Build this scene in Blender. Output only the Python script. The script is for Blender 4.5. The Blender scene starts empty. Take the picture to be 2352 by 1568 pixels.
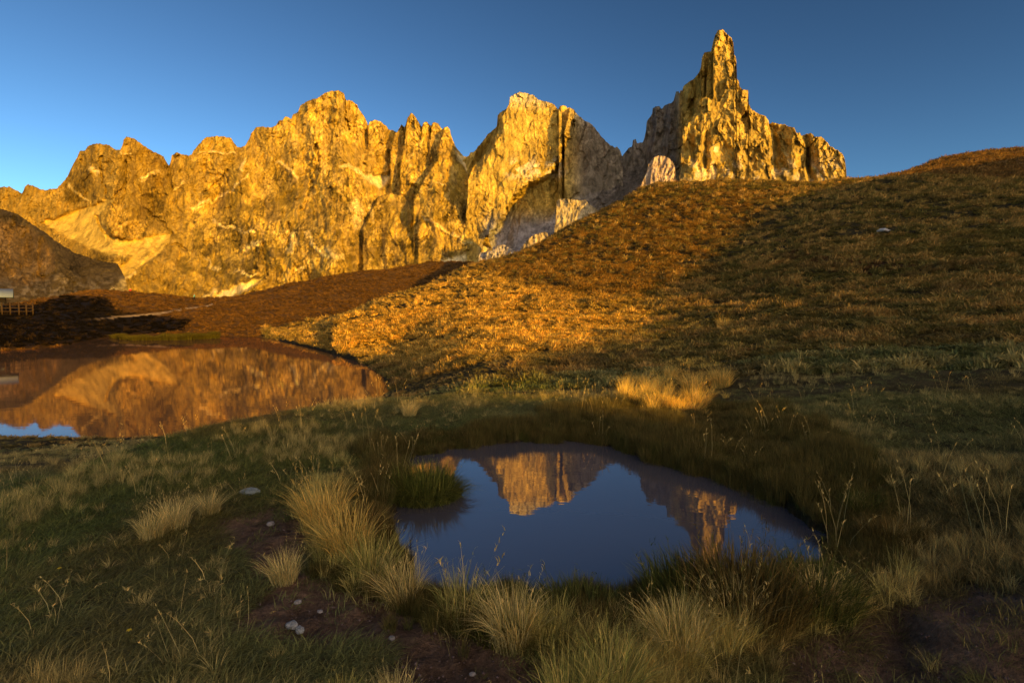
import bpy, math, random
import numpy as np
from math import radians, sin, cos, tan, pi

# ------------------------------------------------------------------ camera, world, sun, exposure
SC = bpy.context.scene
HC = 1.65                       # camera height above the near pond
PITCH = radians(-3.65)
FPX = 1176.0                    # focal length in units of a 2352 x 1568 tracing frame
cam_data = bpy.data.cameras.new("camera"); cam = bpy.data.objects.new("camera", cam_data)
SC.collection.objects.link(cam); SC.camera = cam
cam_data.lens = 18; cam_data.sensor_width = 36; cam_data.clip_start = 0.05; cam_data.clip_end = 60000
cam.location = (0, 0, HC); cam.rotation_euler = (radians(90) + PITCH, 0, 0)

SUN_AZ = radians(40)            # to the right of straight behind the camera
SUN_EL = radians(8.0)
SUN_DIR = np.array([sin(SUN_AZ)*cos(SUN_EL), -cos(SUN_AZ)*cos(SUN_EL), sin(SUN_EL)])
FILL_GLOW = 1.6
W = bpy.data.worlds.new("World"); SC.world = W; W.use_nodes = True
nt = W.node_tree; nt.nodes.clear()
wo = nt.nodes.new('ShaderNodeOutputWorld'); bg = nt.nodes.new('ShaderNodeBackground')
sky = nt.nodes.new('ShaderNodeTexSky'); sky.sky_type = 'NISHITA'; sky.sun_disc = False
sky.sun_elevation = SUN_EL; sky.sun_rotation = pi - SUN_AZ
sky.altitude = 2200; sky.air_density = 1.0; sky.dust_density = 0.4; sky.ozone_density = 2.2
bg.inputs['Strength'].default_value = 0.052
gm_ = nt.nodes.new('ShaderNodeGamma'); gm_.inputs[1].default_value = 1.7; nt.links.new(sky.outputs[0], gm_.inputs[0]); hs0 = nt.nodes.new('ShaderNodeHueSaturation'); hs0.inputs['Saturation'].default_value = 0.93; hs0.inputs['Hue'].default_value = 0.488; hs0.inputs['Value'].default_value = 0.88; nt.links.new(gm_.outputs[0], hs0.inputs['Color']); nt.links.new(hs0.outputs[0], bg.inputs['Color']); 
# warm glow added to the sky behind the camera to fill the shaded foreground
def wn(t, **k):
    d = nt.nodes.new(t)
    for a, v in k.items(): setattr(d, a, v)
    return d
gtc = wn('ShaderNodeTexCoord'); gd1 = wn('ShaderNodeVectorMath', operation='DOT_PRODUCT'); gd1.inputs[1].default_value = (sin(SUN_AZ), -cos(SUN_AZ), 0)
gr = wn('ShaderNodeMapRange', interpolation_type='SMOOTHSTEP'); gr.inputs['From Min'].default_value = -0.05; gr.inputs['From Max'].default_value = 0.95
sx = wn('ShaderNodeSeparateXYZ'); gz_ = wn('ShaderNodeMapRange', interpolation_type='SMOOTHSTEP'); gz_.inputs['From Min'].default_value = 0.95; gz_.inputs['From Max'].default_value = 0.1
gm2 = wn('ShaderNodeMath', operation='MULTIPLY'); bg2 = wn('ShaderNodeBackground'); bg2.inputs['Color'].default_value = (1.0, 0.70, 0.40, 1); gs_ = wn('ShaderNodeMath', operation='MULTIPLY'); gs_.inputs[1].default_value = FILL_GLOW
ad = wn('ShaderNodeAddShader')
for a_, b_ in ((gtc.outputs['Generated'], gd1.inputs[0]), (gd1.outputs['Value'], gr.inputs['Value']), (gtc.outputs['Generated'], sx.inputs[0]), (sx.outputs[2], gz_.inputs['Value']),
               (gr.outputs[0], gm2.inputs[0]), (gz_.outputs[0], gm2.inputs[1]), (gm2.outputs[0], gs_.inputs[0]), (gs_.outputs[0], bg2.inputs['Strength']),
               (bg.outputs[0], ad.inputs[0]), (bg2.outputs[0], ad.inputs[1]), (ad.outputs[0], wo.inputs[0])): nt.links.new(a_, b_)

sun_data = bpy.data.lights.new("sun", 'SUN'); sun = bpy.data.objects.new("sun", sun_data)
SC.collection.objects.link(sun); sun_data.energy = 4.8; sun_data.angle = radians(0.5)
sun_data.color = (1.0, 0.545, 0.025)
sun.rotation_euler = (radians(90) - SUN_EL, 0, SUN_AZ)   # a sun lamp shines along its -Z

SC.view_settings.view_transform = 'Standard'; SC.view_settings.look = 'None'
SC.view_settings.exposure = 0.6; SC.view_settings.gamma = 1.0
SC.cycles.use_denoising = True
SC.cycles.max_bounces = 6; SC.cycles.diffuse_bounces = 2; SC.cycles.glossy_bounces = 3
SC.cycles.transmission_bounces = 2; SC.cycles.sample_clamp_indirect = 4

# ------------------------------------------------------------------ helpers
def ray(x, y):
    """direction of a tracing-frame point, scaled so that its horizontal length is 1"""
    x = np.asarray(x, float); y = np.asarray(y, float)
    X = x - 1176.0; Y = 784.0 - y
    vy = FPX*cos(PITCH) - Y*sin(PITCH); vz = FPX*sin(PITCH) + Y*cos(PITCH)
    h = np.sqrt(X*X + vy*vy)
    return X/h, vy/h, vz/h
def proj(px, py, pz):
    dy = py; dz = pz - HC
    fw = dy*cos(PITCH) + dz*sin(PITCH); up = -dy*sin(PITCH) + dz*cos(PITCH)
    fw = np.where(fw > 1e-3, fw, 1e-3)
    return 1176 + FPX*px/fw, 784 - FPX*up/fw

def _hash(ix, iy, seed):
    h = (ix.astype(np.int64)*374761393 + iy.astype(np.int64)*668265263 + seed*974634777) & 0xffffffff
    h = ((h ^ (h >> 13))*1274126177) & 0xffffffff
    h = h ^ (h >> 16)
    return (h & 0xffffff)/float(0xffffff)
def noise(x, y, seed=0):
    """smooth value noise in 0..1"""
    x = np.asarray(x, float); y = np.asarray(y, float)
    ix = np.floor(x); iy = np.floor(y); fx = x-ix; fy = y-iy
    ux = fx*fx*fx*(fx*(fx*6-15)+10); uy = fy*fy*fy*(fy*(fy*6-15)+10)
    a = _hash(ix, iy, seed); b = _hash(ix+1, iy, seed); c = _hash(ix, iy+1, seed); d = _hash(ix+1, iy+1, seed)
    return (a*(1-ux)+b*ux)*(1-uy) + (c*(1-ux)+d*ux)*uy
def fbm(x, y, seed=0, n=4, g=0.5):
    s = 0; a = 1; t = 0
    for k in range(n):
        s = s + a*noise(x*2**k + 17.3*k, y*2**k - 9.1*k, seed+k); t += a; a *= g
    return s/t
def ridged(x, y, seed=0, n=3, g=0.5):
    s = 0; a = 1; t = 0
    for k in range(n):
        s = s + a*(1-np.abs(2*noise(x*2**k + 5.7*k, y*2**k + 3.3*k, seed+k)-1)); t += a; a *= g
    return s/t
def sstep(a, b, x):
    t = np.clip((x-a)/(b-a), 0, 1); return t*t*(3-2*t)
def pl(pts, x):
    p = np.array(pts, float); return np.interp(x, p[:, 0], p[:, 1])
def inside(poly, x, y):
    poly = np.asarray(poly, float); r = np.zeros(np.shape(x), bool); n = len(poly)
    for i in range(n):
        x1, y1 = poly[i]; x2, y2 = poly[(i+1) % n]
        if y1 == y2: continue
        c = ((y1 > y) != (y2 > y)) & (x < (x2-x1)*(y-y1)/(y2-y1)+x1)
        r ^= c
    return r
def polydist(poly, x, y, closed=True):
    poly = np.asarray(poly, float); n = len(poly); d = np.full(np.shape(x), 1e18)
    for i in range(n if closed else n-1):
        x1, y1 = poly[i]; x2, y2 = poly[(i+1) % n]; dx, dy = x2-x1, y2-y1
        t = np.clip(((x-x1)*dx+(y-y1)*dy)/(dx*dx+dy*dy+1e-12), 0, 1)
        d = np.minimum(d, (x-x1-t*dx)**2+(y-y1-t*dy)**2)
    return np.sqrt(d)
def sdist(poly, x, y):            # negative inside
    d = polydist(poly, x, y); return np.where(inside(poly, x, y), -d, d)
def soft(poly, x, y, w):          # 1 inside a polygon, fading over w beyond its edge
    return 1 - sstep(-w, w, sdist(poly, x, y))
def smooth_closed(pts, it=2):
    p = np.array(pts, float)
    for _ in range(it):
        q = np.roll(p, -1, 0); p = np.stack([p*.75+q*.25, p*.25+q*.75], 1).reshape(-1, 2)
    return p

def mesh_np(name, V, F, quad=True):
    """fast mesh from arrays: F is (n,4) or (n,3)"""
    me = bpy.data.meshes.new(name); k = F.shape[1]
    me.vertices.add(len(V)); me.vertices.foreach_set('co', np.asarray(V, np.float32).ravel())
    me.loops.add(F.size); me.loops.foreach_set('vertex_index', F.astype(np.int32).ravel())
    me.polygons.add(len(F)); me.polygons.foreach_set('loop_start', np.arange(0, F.size, k, dtype=np.int32))
    me.update(calc_edges=True); return me
def grid_faces(nu, nv, wrap=False):
    i = np.arange(nu if wrap else nu-1)[:, None]; j = np.arange(nv-1)[None, :]
    a = i*nv+j; b = ((i+1) % nu)*nv+j
    return np.stack([a, b, b+1, a+1], -1).reshape(-1, 4)
def attr_col(me, name, col):
    a = me.attributes.new(name, 'FLOAT_COLOR', 'POINT')
    c = np.ones((len(me.vertices), 4), np.float32); c[:, :3] = col; a.data.foreach_set('color', c.ravel())
def attr_f(me, name, v, typ='FLOAT'):
    a = me.attributes.new(name, typ, 'POINT')
    if typ == 'INT': a.data.foreach_set('value', np.asarray(v, np.int32))
    else: a.data.foreach_set('value', np.asarray(v, np.float32))
def link(name, me, mat=None, parent=None, smooth=False, **props):
    o = bpy.data.objects.new(name, me); SC.collection.objects.link(o)
    if mat is not None: me.materials.append(mat)
    if smooth: me.polygons.foreach_set('use_smooth', np.ones(len(me.polygons), bool))
    if parent: o.parent = parent
    for k, v in props.items(): o[k] = v
    return o
def thing(name, label, cat, loc=(0, 0, 0), rz=0, group=None):
    o = bpy.data.objects.new(name, None); SC.collection.objects.link(o)
    o.location = loc; o.rotation_euler = (0, 0, rz); o['label'] = label; o['category'] = cat
    if group: o['group'] = group
    return o

class N:
    """tiny node builder"""
    def __init__(s, name):
        s.m = bpy.data.materials.new(name); s.m.use_nodes = True; s.t = s.m.node_tree; s.t.nodes.clear()
        s.out = s.t.nodes.new('ShaderNodeOutputMaterial')
    def n(s, typ, inp=None, **kw):
        d = s.t.nodes.new('ShaderNode'+typ)
        for k, v in kw.items(): setattr(d, k, v)
        for k, v in (inp or {}).items():
            if isinstance(v, bpy.types.NodeSocket): s.t.links.new(v, d.inputs[k])
            else: d.inputs[k].default_value = v
        return d
    def mix(s, f, a, b, mode='MIX'):
        d = s.n('Mix', data_type='RGBA', blend_type=mode)
        for k, v in ((0, f), (6, a), (7, b)):
            if isinstance(v, bpy.types.NodeSocket): s.t.links.new(v, d.inputs[k])
            else: d.inputs[k].default_value = v if not isinstance(v, tuple) or len(v) == 4 else (*v, 1)
        return d.outputs[2]
    def ramp(s, f, pts):
        d = s.n('ValToRGB', {'Fac': f}); e = d.color_ramp.elements
        while len(e) < len(pts): e.new(0.5)
        for k, (p, c) in enumerate(pts):
            e[k].position = p; e[k].color = (c, c, c, 1) if not isinstance(c, tuple) else (*c, 1)
        return d.outputs[0]
    def surf(s, col, rough=0.9, bump=None, spec=0.2, **kw):
        inp = {'Base Color': col, 'Roughness': rough, 'Specular IOR Level': spec}
        if bump is not None: inp['Normal'] = bump
        inp.update(kw)
        b = s.n('BsdfPrincipled', inp); s.t.links.new(b.outputs[0], s.out.inputs[0]); return s.m
def plain(name, c, rough=0.8, var=0.15, scale=20):
    b = N(name); tc = b.n('TexCoord')
    no = b.n('TexNoise', {'Vector': tc.outputs['Object'], 'Scale': scale, 'Detail': 4})
    f = b.ramp(no.outputs[0], [(0.3, 1-var), (0.7, 1+var)])
    return b.surf(b.mix(1.0, (*c, 1), f, 'MULTIPLY'), rough)

# ------------------------------------------------------------------ rock material (mountains)
def rock_material(name, s):
    b = N(name); at = b.n('Attribute', attribute_name='col'); tc = b.n('TexCoord')
    mp = b.n('Mapping', {'Vector': tc.outputs['Object'], 'Scale': (1, 1, 0.35)})
    n1 = b.n('TexNoise', {'Vector': mp.outputs[0], 'Scale': 0.035*s, 'Detail': 8, 'Roughness': 0.68})
    n2 = b.n('TexNoise', {'Vector': tc.outputs['Object'], 'Scale': 0.09*s, 'Detail': 6, 'Roughness': 0.7})
    v = b.ramp(n1.outputs[0], [(0.34, 0.5), (0.48, .92), (0.56, 1.1), (0.68, 1.45)])
    c = b.mix(1.0, at.outputs['Color'], v, 'MULTIPLY')
    hs = b.n('Math', {0: n1.outputs[0], 1: n2.outputs[0]}, operation='ADD')
    bp = b.n('Bump', {'Height': hs.outputs[0], 'Strength': 0.8, 'Distance': 14/s})
    return b.surf(c, 0.95, bp.outputs[0], 0.1)
ROCK = rock_material('dolomite_rock', 1.0)
ROCK2 = rock_material('dolomite_rock_near', 1.6)

# ------------------------------------------------------------------ mountains
def crop(pts, ox, oy, s): return [(ox+x*s, oy+y*s) for x, y in pts]
RL = crop([(-300,820),(-60,790),(0,765),(60,765),(100,785),(132,805),(150,765),(170,748),(215,765),(240,780),(280,785),(300,775),(345,775),(370,745),(410,700),(440,630),(465,590),(480,550),(510,545),(530,520),(560,507),(610,505),(660,512),(690,538),(722,545),(740,510),(745,480),(760,463),(790,467),(820,480),(860,515),(900,535),(930,555),(960,567),(985,580),(1000,610),(1018,638),(1030,615),(1035,575),(1065,557),(1100,570),(1130,572),(1155,575),(1165,550),(1195,515),(1215,490),(1240,470),(1300,460),(1350,463),(1390,470),(1412,500),(1430,522),(1455,528),(1480,515),(1500,480),(1515,440),(1545,408),(1590,402),(1620,407),(1665,395),(1680,370),(1705,362),(1720,340),(1745,350),(1757,360),(1765,335),(1800,310),(1810,280),(1840,255),(1880,238),(1920,228),(1950,205),(1990,188),(2040,185)], 0, 137.8, .38086)
C2 = lambda p: crop(p, 780.9, 137.8, .3515)
C3 = lambda p: crop(p, 1332.2, 0, .3281)
RL += C2([(5,205),(25,215),(38,262),(80,268),(110,295),(135,340),(160,370),(178,410),(183,430),(195,400),(235,390),(270,403),(305,435),(320,460),(345,460),(370,475),(390,440),(402,422),(420,440),(430,425),(440,380),(465,345),(490,365),(510,400),(535,435),(545,410),(570,405),(590,430),(600,425),(605,405),(640,415),(670,455),(680,440),(700,433),(718,450),(725,490),(745,540),(760,575),(790,610),(808,628),(845,640),(900,700),(1000,900)])
RP = C2([(600,900),(780,700),(808,650),(845,620),(850,603),(875,600),(900,570),(935,530),(970,480),(1000,460),(1025,435),(1030,360),(1050,340),(1085,325),(1105,285),(1110,240),(1140,225),(1165,210),(1215,213),(1260,230),(1300,262),(1345,270),(1385,283),(1425,320),(1440,298),(1475,300),(1485,315),(1500,308),(1530,330),(1560,365),(1600,395),(1650,425),(1680,460),(1710,505),(1750,540),(1790,575),(1810,570),(1830,590),(1845,630),(1900,760),(2000,900),(2100,950)])
RC = C3([(-150,1500),(0,1420),(150,1330),(230,1200),(300,1090),(340,1035),(365,1030),(370,980),(390,972),(400,1005),(440,995),(450,970),(465,900),(466,850),(505,800),(508,760),(530,742),(560,745),(570,765),(600,735),(635,720),(655,710),(672,640),(690,635),(697,660),(703,628),(715,640),(725,605),(760,575),(800,548),(830,510),(845,480),(855,400),(870,368),(900,362),(918,360),(930,300),(945,250),(965,212),(1000,208),(1030,240),(1060,268),(1075,300),(1078,385),(1090,400),(1097,450),(1098,550),(1112,570),(1118,605),(1140,628),(1178,632),(1180,680),(1183,730),(1200,765),(1250,795),(1300,812),(1318,840),(1325,870),(1350,858),(1400,870),(1430,870),(1455,885),(1500,890),(1515,930),(1540,930),(1550,950),(1580,940),(1615,932),(1650,960),(1690,957),(1720,985),(1750,1020),(1800,1050),(1840,1080),(1855,1120),(1864,1190),(1868,1265),(1880,1420)])

def lineamp(x, y, pts, w, up=40):
    """triangular ridge profile along a polyline that runs down the face; pts (x,y) with y rising"""
    p = np.array(pts, float); xl = np.interp(y, p[:, 1], p[:, 0])
    f = sstep(p[0, 1]-up, p[0, 1]+4, y)*(1-sstep(p[-1, 1]-50, p[-1, 1]+30, y))
    wl, wr = (w if isinstance(w, tuple) else (w, w))
    d = x-xl
    return np.maximum(0, 1-np.where(d < 0, -d/wl, d/wr))*f

def crisp(X, Y, c, seed, dip=.25, k=1.0):
    if seed == 921:
        k = np.ones(X.shape)
        for p in SCREE: k = np.minimum(k, 1-.8*soft(p, X, Y, 6))
    wx = X+5*(fbm(X/10, Y/10, seed+1, 3)-.5)*2; wy = Y+5*(fbm(X/10, Y/10, seed+2, 3)-.5)*2
    cr = sstep(.80, .97, ridged(wx/11, wy/34, seed+3, 2, .8))+.7*sstep(.78, .95, ridged(wx/5, wy/13, seed+4, 2, .8))
    stt = sstep(.72, .95, ridged((wx*.25)/18, (wy+dip*wx)/7, seed+5, 2, .7))*sstep(.4, .6, fbm(X/40, Y/30, seed+6, 2))
    k = k*(.35+1.1*sstep(.35, .65, fbm(X/45, Y/60, seed+11, 3)))
    f = 1-.55*k*np.clip(cr, 0, 1); f = f*(1+.45*k*stt); f = f*(1+k*.45*(fbm(X/3.1, Y/4.4, seed+7, 2)-.5)*2)*(1+k*.5*(fbm(X/60, Y/45, seed+8, 3)-.5)*2)
    return c*f[..., None]
def build_mountain(name, sky_line, x0, x1, ybase, depth, paint, step, rows, mat, jag=2.0, seed=1, back=400, **props):
    xs = np.arange(x0, x1+step, step); nu = len(xs)
    yr = pl(sky_line, xs) + jag*(fbm(xs/7, xs*0, seed, 3)-.5)*2 + jag*.6*(noise(xs/2.2, xs*0+9, seed+5)-.5)*2
    t = np.linspace(0, 1, rows)[None, :]
    X = np.repeat(xs[:, None], rows, 1); yb = ybase if np.isscalar(ybase) else pl(ybase, xs)[:, None]
    Y = yr[:, None] + (yb-yr[:, None])*t
    D = depth(X, Y); col = np.clip(crisp(X, Y, paint(X, Y, D), seed+900, k={41: .6, 61: .65, 21: .75}.get(seed, 1.0)), .004, .92)
    rx, ry, rz = ray(X, Y); V = np.stack([rx*D, ry*D, HC+rz*D], -1)
    # the far side: a few rings going back and down behind the crest
    B = []
    for k, (dd, dz) in enumerate(((.03, .02), (.12, .12), (.35, .4), (1, 1))):
        b = V[:, 0, :].copy(); b[:, 0] *= 1+dd*back/D[:, 0]; b[:, 1] *= 1+dd*back/D[:, 0]
        b[:, 2] -= (b[:, 2]+120)*dz; B.insert(0, b)
    V = np.concatenate([np.stack(B, 1), V], 1); col = np.concatenate([np.repeat(col[:, :1], 4, 1), col], 1)
    me = mesh_np(name, V.reshape(-1, 3), grid_faces(nu, rows+4)[:, ::-1])
    attr_col(me, 'col', col.reshape(-1, 3))
    return link(name, me, mat, kind='structure', **props)

def layer(D, X, Y, top, d0, yref, lean, xslope=0, xc=0):
    d = d0 - lean*(Y-yref) + xslope*(X-xc)
    p = np.array(top, float)
    ok = (Y > pl(top, X)+1.5*(noise(X/4, Y*0, 3)-.5)*2) & (X >= p[0, 0]) & (X <= p[-1, 0])
    return np.where(ok & (d < D), d, D)

OCHRE = np.array([.50, .32, .05]); PALE = np.array([.76, .50, .09]); GREY = np.array([.36, .32, .27]); TURF = np.array([.20, .13, .02])
def facets(x, y, seed, grad=1.0):
    """broken planar facets: each cell has its own height and tilt (-1..1)"""
    ix = np.floor(x); iy = np.floor(y); best = np.full(np.shape(x), 1e9); out = np.zeros(np.shape(x))
    for dx in (-1, 0, 1):
        for dy in (-1, 0, 1):
            cx = ix+dx; cy = iy+dy
            px = cx+_hash(cx, cy, seed); py = cy+_hash(cx, cy, seed+1)
            d = (x-px)**2+(y-py)**2
            v = (_hash(cx, cy, seed+2)-.5) + grad*((_hash(cx, cy, seed+3)-.5)*2*(x-px)+(_hash(cx, cy, seed+4)-.35)*(y-py))
            m = d < best; out = np.where(m, v, out); best = np.where(m, d, best)
    return out
def rock_noise(X, Y, seed, a1=60, a2=26, a3=9, a4=4, fx=1.0):
    wx = X + 16*(fbm(X/50, Y/70, seed+40, 4)-.5)*2; wy = Y + 22*(fbm(X/50+9, Y/60, seed+50, 4)-.5)*2
    r = -a1*(ridged(wx/(60*fx), wy/170, seed, 2)-.5)
    r += a2*facets(wx/(30*fx), wy/42, seed+20)
    r += -a2*.6*(ridged(wx/(17*fx), wy/46, seed+3, 2)-.5)
    a3 = a3*(.35+1.1*sstep(.38, .62, fbm(X/50, Y/60, seed+33, 3))); r += a3*facets(wx/(10*fx), wy/14, seed+24)
    r += -a3*.5*(ridged(wx/(5*fx), wy/17, seed+6, 2)-.5)
    r += a4*facets(wx/4.2, wy/6.5, seed+28) - a4*.5*(fbm(wx/2.6, wy/3.4, seed+9, 2)-.5)*2
    return r

# --- left massif -------------------------------------------------------------
SCREE = [ [(95,510),(150,490),(215,470),(262,452),(228,492),(238,520),(262,545),(300,552),(345,543),(395,535),(392,560),(330,610),(290,640),(262,668),(235,690),(205,690),(235,655),(270,620),(300,590),(250,588),(190,565),(140,540)],
          [(455,700),(520,665),(560,645),(608,632),(600,645),(560,668),(510,690),(490,705)],
          [(805,380),(835,398),(870,402),(895,395),(890,420),(873,437),(850,418)],
          [(985,598),(1040,590),(1085,572),(1110,562),(1125,568),(1105,600),(1040,612)],
          [(1040,340),(1063,358),(1077,380),(1080,405),(1070,390),(1052,365)] ]
def d_left(X, Y):
    t = Y-pl([(-120,430),(150,380),(400,370),(600,300),(760,250),(900,300),(1075,330)], X)
    D = 2870 - 1.1*np.clip(t, 0, 130) - 2.6*np.clip(t-130, 0, 400)
    D = D + pl([(-120,500),(130,250),(260,60),(420,140),(560,40),(775,-80),(860,60),(1075,120)], X)
    for pts, a, w in (([(772,212),(776,330),(800,480),(760,640)], 190, (120,70)),
                      ([(285,320),(262,430),(240,540)], 170, (70,130)),
                      ([(215,335),(200,440)], 90, (45,40)),
                      ([(505,318),(560,440),(600,560),(560,680)], 120, (110,80)),
                      ([(650,272),(670,400),(690,560),(660,640)], 110, (70,60)),
                      ([(410,355),(430,470),(400,600),(420,690)], 110, (80,70)),
                      ([(845,280),(850,400),(870,560),(880,640)], 80, (40,50)),
                      ([(705,240),(720,330),(740,420)], 70, (30,30)),
                      ([(930,440),(960,560),(990,640)], 90, (50,60))):
        D = D - a*lineamp(X, Y, pts, w)
    for pts, a, w in (([(383,358),(360,430),(340,500)], 120, (30,30)),
                      ([(548,325),(520,400),(480,500)], 80, (25,30)),
                      ([(800,235),(805,330)], 60, (14,20)),
                      ([(840,310),(835,380)], 90, (18,30))):
        D = D + a*lineamp(X, Y, pts, w)
    # pinnacle curtain to the right of the main summit
    D = layer(D, X, Y, C2([(183,430),(195,400),(235,390),(270,403),(290,440),(280,520),(300,640),(320,720)]), 2830, 300, .6, .8, 860)
    D = layer(D, X, Y, C2([(330,600),(360,480),(390,440),(402,422),(415,470),(405,560),(420,700)]), 2790, 300, .6, 1.0, 915)
    D = layer(D, X, Y, C2([(395,700),(420,560),(432,430),(440,380),(465,345),(490,365),(510,400),(530,470),(535,560),(560,640),(640,900)]), 2720, 300, .7, 1.2, 945)
    D = layer(D, X, Y, C2([(520,560),(538,440),(545,410),(570,405),(588,430),(580,500),(600,600)]), 2735, 300, .6, 1.2, 978)
    D = layer(D, X, Y, C2([(585,560),(598,430),(605,405),(640,415),(670,455),(672,560)]), 2720, 300, .6, 1.2, 1000)
    D = layer(D, X, Y, C2([(478,925),(500,880),(530,820),(560,770),(600,705),(635,655),(648,560),(662,500),(680,440),(700,433),(718,450),(725,490),(745,540),(760,575),(790,610),(808,628),(830,700),(850,820),(900,1000),(1000,1240)]), 2630, 330, 1.3, 1.0, 1025)
    D = layer(D, X, Y, C2([(510,1010),(545,930),(560,830),(600,790),(660,760),(720,800),(760,900),(800,1000),(860,1160)]), 2510, 420, 1.7, 1.0, 1010)
    D = layer(D, X, Y, C2([(150,1100),(250,900),(330,870),(430,900),(520,1000),(600,1120),(750,1250)]), 2480, 470, 2.3, .8, 920)
    D = D - 200*sstep(850, 1060, X)*sstep(380, 500, Y)
    wx_ = X+5*(fbm(X/9, Y/9, 25, 3)-.5)*2; wy_ = Y+5*(fbm(X/9, Y/9, 26, 3)-.5)*2
    for p, w, a in GULLY: D = D + a*np.clip(1.4-polydist(p, wx_, wy_, closed=False)/w, 0, 1)
    for p, w in RAMPS: D = D - 10*np.clip(1.6-polydist(p, wx_, wy_, closed=False)/w, 0, 1)
    sc = np.zeros_like(X)
    for p in SCREE: sc = np.maximum(sc, soft(p, X+6*(fbm(X/12, Y/12, 5)-.5)*2, Y+6*(fbm(X/12, Y/12, 6)-.5)*2, 4))
    k = 1+.25*sstep(800, 900, X)
    ua = X+.55*Y+30*(fbm(X/70, Y/70, 15, 3)-.5); ub = X-.5*Y+30*(fbm(X/70, Y/70, 16, 3)-.5)     # spurs and ramps that run down both ways
    D = D - 75*(ridged(ua/120, Y/260, 17, 2)-.5)*sstep(0, 120, t) - 55*(ridged(ub/95, Y/240, 18, 2)-.5)*sstep(0, 120, t)
    D = D + 26*(np.abs(((Y+.22*X+26*fbm(X/60, Y/60, 19, 3))/34) % 1-.5)-.25)*(1-.5*sstep(0, 100, t))
    r = rock_noise(X, Y, 11, 60*k, 16*k, 12, 7, .9)
    return D + r*(1-.88*sc) + 22*sc
C1 = lambda p: crop(p, 0, 137.8, .38086)
RAMPS = [(C1(p), w) for p, w in (([(1190,566),(1280,556),(1350,562),(1420,555)], 2.2), ([(1100,735),(1070,765),(1045,785)], 3), ([(1290,975),(1340,1000),(1400,1005),(1440,1030),(1480,1045),(1520,1035)], 3.2),
         ([(1200,870),(1290,852),(1370,800),(1450,740),(1500,690)], 2.6), ([(1680,615),(1740,660),(1790,715)], 3), ([(1250,1200),(1275,1240),(1320,1260)], 4), ([(1480,1140),(1515,1125),(1550,1105)], 6),
         ([(1755,1050),(1765,1090),(1750,1150)], 7), ([(1850,1040),(1890,1110),(1960,1180)], 4), ([(1960,1130),(2010,1180),(2060,1195)], 5), ([(2130,880),(2150,960),(2165,1000)], 9), ([(1420,1275),(1480,1290),(1540,1300)], 2.6),
         ([(850,720),(900,690),(960,680)], 4), ([(540,660),(590,680)], 5), ([(730,560),(790,570)], 3), ([(1450,660),(1475,600)], 4), ([(1170,1455),(1230,1440),(1300,1390)], 5), ([(420,760),(480,820),(520,850)], 2.4),
         ([(2050,640),(2120,650),(2171,680)], 3), ([(930,1120),(870,1200),(780,1290),(700,1340)], 4), ([(1780,1270),(1830,1250)], 4), ([(1150,900),(1190,880),(1260,850)], 3))]
RAMPS += [(C2(p), w) for p, w in (([(40,690),(120,720),(200,790)], 4), ([(620,810),(700,815)], 1.6), ([(100,930),(120,1000),(130,1070)], 9), ([(740,1130),(810,1180),(870,1200)], 3), ([(530,1010),(600,1050),(690,1120),(760,1160)], 2), ([(200,960),(215,1060)], 4))]
GULLY = [(C1(p), w, a) for p, w, a in (([(1905,520),(1915,600),(1905,700)], 5, 45), ([(1020,640),(1015,720),(1040,780)], 3, 40), ([(590,950),(610,1010),(660,1060),(740,1085)], 4, 45), ([(1235,600),(1240,680),(1330,700)], 4, 25), ([(1720,830),(1800,770),(1880,790)], 7, 30),
         ([(1830,900),(1860,820),(1880,740)], 4, 30), ([(1740,980),(1745,1060),(1735,1120)], 3, 40), ([(1480,1120),(1460,1180)], 3, 20), ([(1130,1150),(1060,1110),(1000,1120)], 3, 30), ([(870,900),(960,960),(1040,1040)], 3, 30), ([(610,580),(605,660),(640,800)], 3, 35), ([(760,620),(755,740),(700,820)], 3, 35),
         ([(2095,420),(2080,330),(2085,250)], 3, 50), ([(1600,1200),(1610,1300)], 2.5, 25), ([(1240,800),(1330,720),(1370,660)], 2.5, 30), ([(960,560),(985,640)], 2.5, 30))]
def p_left(X, Y, D):
    wx = X+8*(fbm(X/14, Y/14, 71, 3)-.5)*2; wy = Y+8*(fbm(X/14, Y/14, 72, 3)-.5)*2
    c = OCHRE[None, None]*np.ones(X.shape+(1,))
    m = sstep(.45, .75, fbm(wx/20, wy/30, 61, 5))[..., None]*.6
    turf = (sstep(.45, .62, fbm(wx/30+3, wy/20, 63, 4))*sstep(-40, 160, Y-pl([(0,430),(400,380),(770,300),(1075,430)], X)))[..., None]*.8
    c = c*(1-m)+PALE*.9*m; c = c*(1-turf)+TURF*turf
    st = sstep(.55, .75, ridged(wx/9, wy/55, 66, 2))[..., None]*.4; c = c*(1-st)+np.array([.27,.18,.08])*st
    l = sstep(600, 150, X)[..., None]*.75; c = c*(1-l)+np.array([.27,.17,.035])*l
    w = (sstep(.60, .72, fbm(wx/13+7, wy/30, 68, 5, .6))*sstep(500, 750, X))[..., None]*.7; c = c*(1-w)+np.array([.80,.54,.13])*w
    for p, w in RAMPS:
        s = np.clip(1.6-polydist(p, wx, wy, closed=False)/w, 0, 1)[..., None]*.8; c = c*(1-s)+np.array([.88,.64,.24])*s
    for i, p in enumerate(SCREE):
        s = soft(p, X+6*(fbm(X/12, Y/12, 5)-.5)*2, Y+6*(fbm(X/12, Y/12, 6)-.5)*2, 4)[..., None]
        sc = np.array([.62,.42,.09]) if i == 0 else np.array([.88,.70,.35])
        k = (0.75+.5*fbm((X+Y)/9, (X-Y)/40, 70, 3))[..., None]; c = c*(1-s)+sc*k*s
    return c
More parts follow.
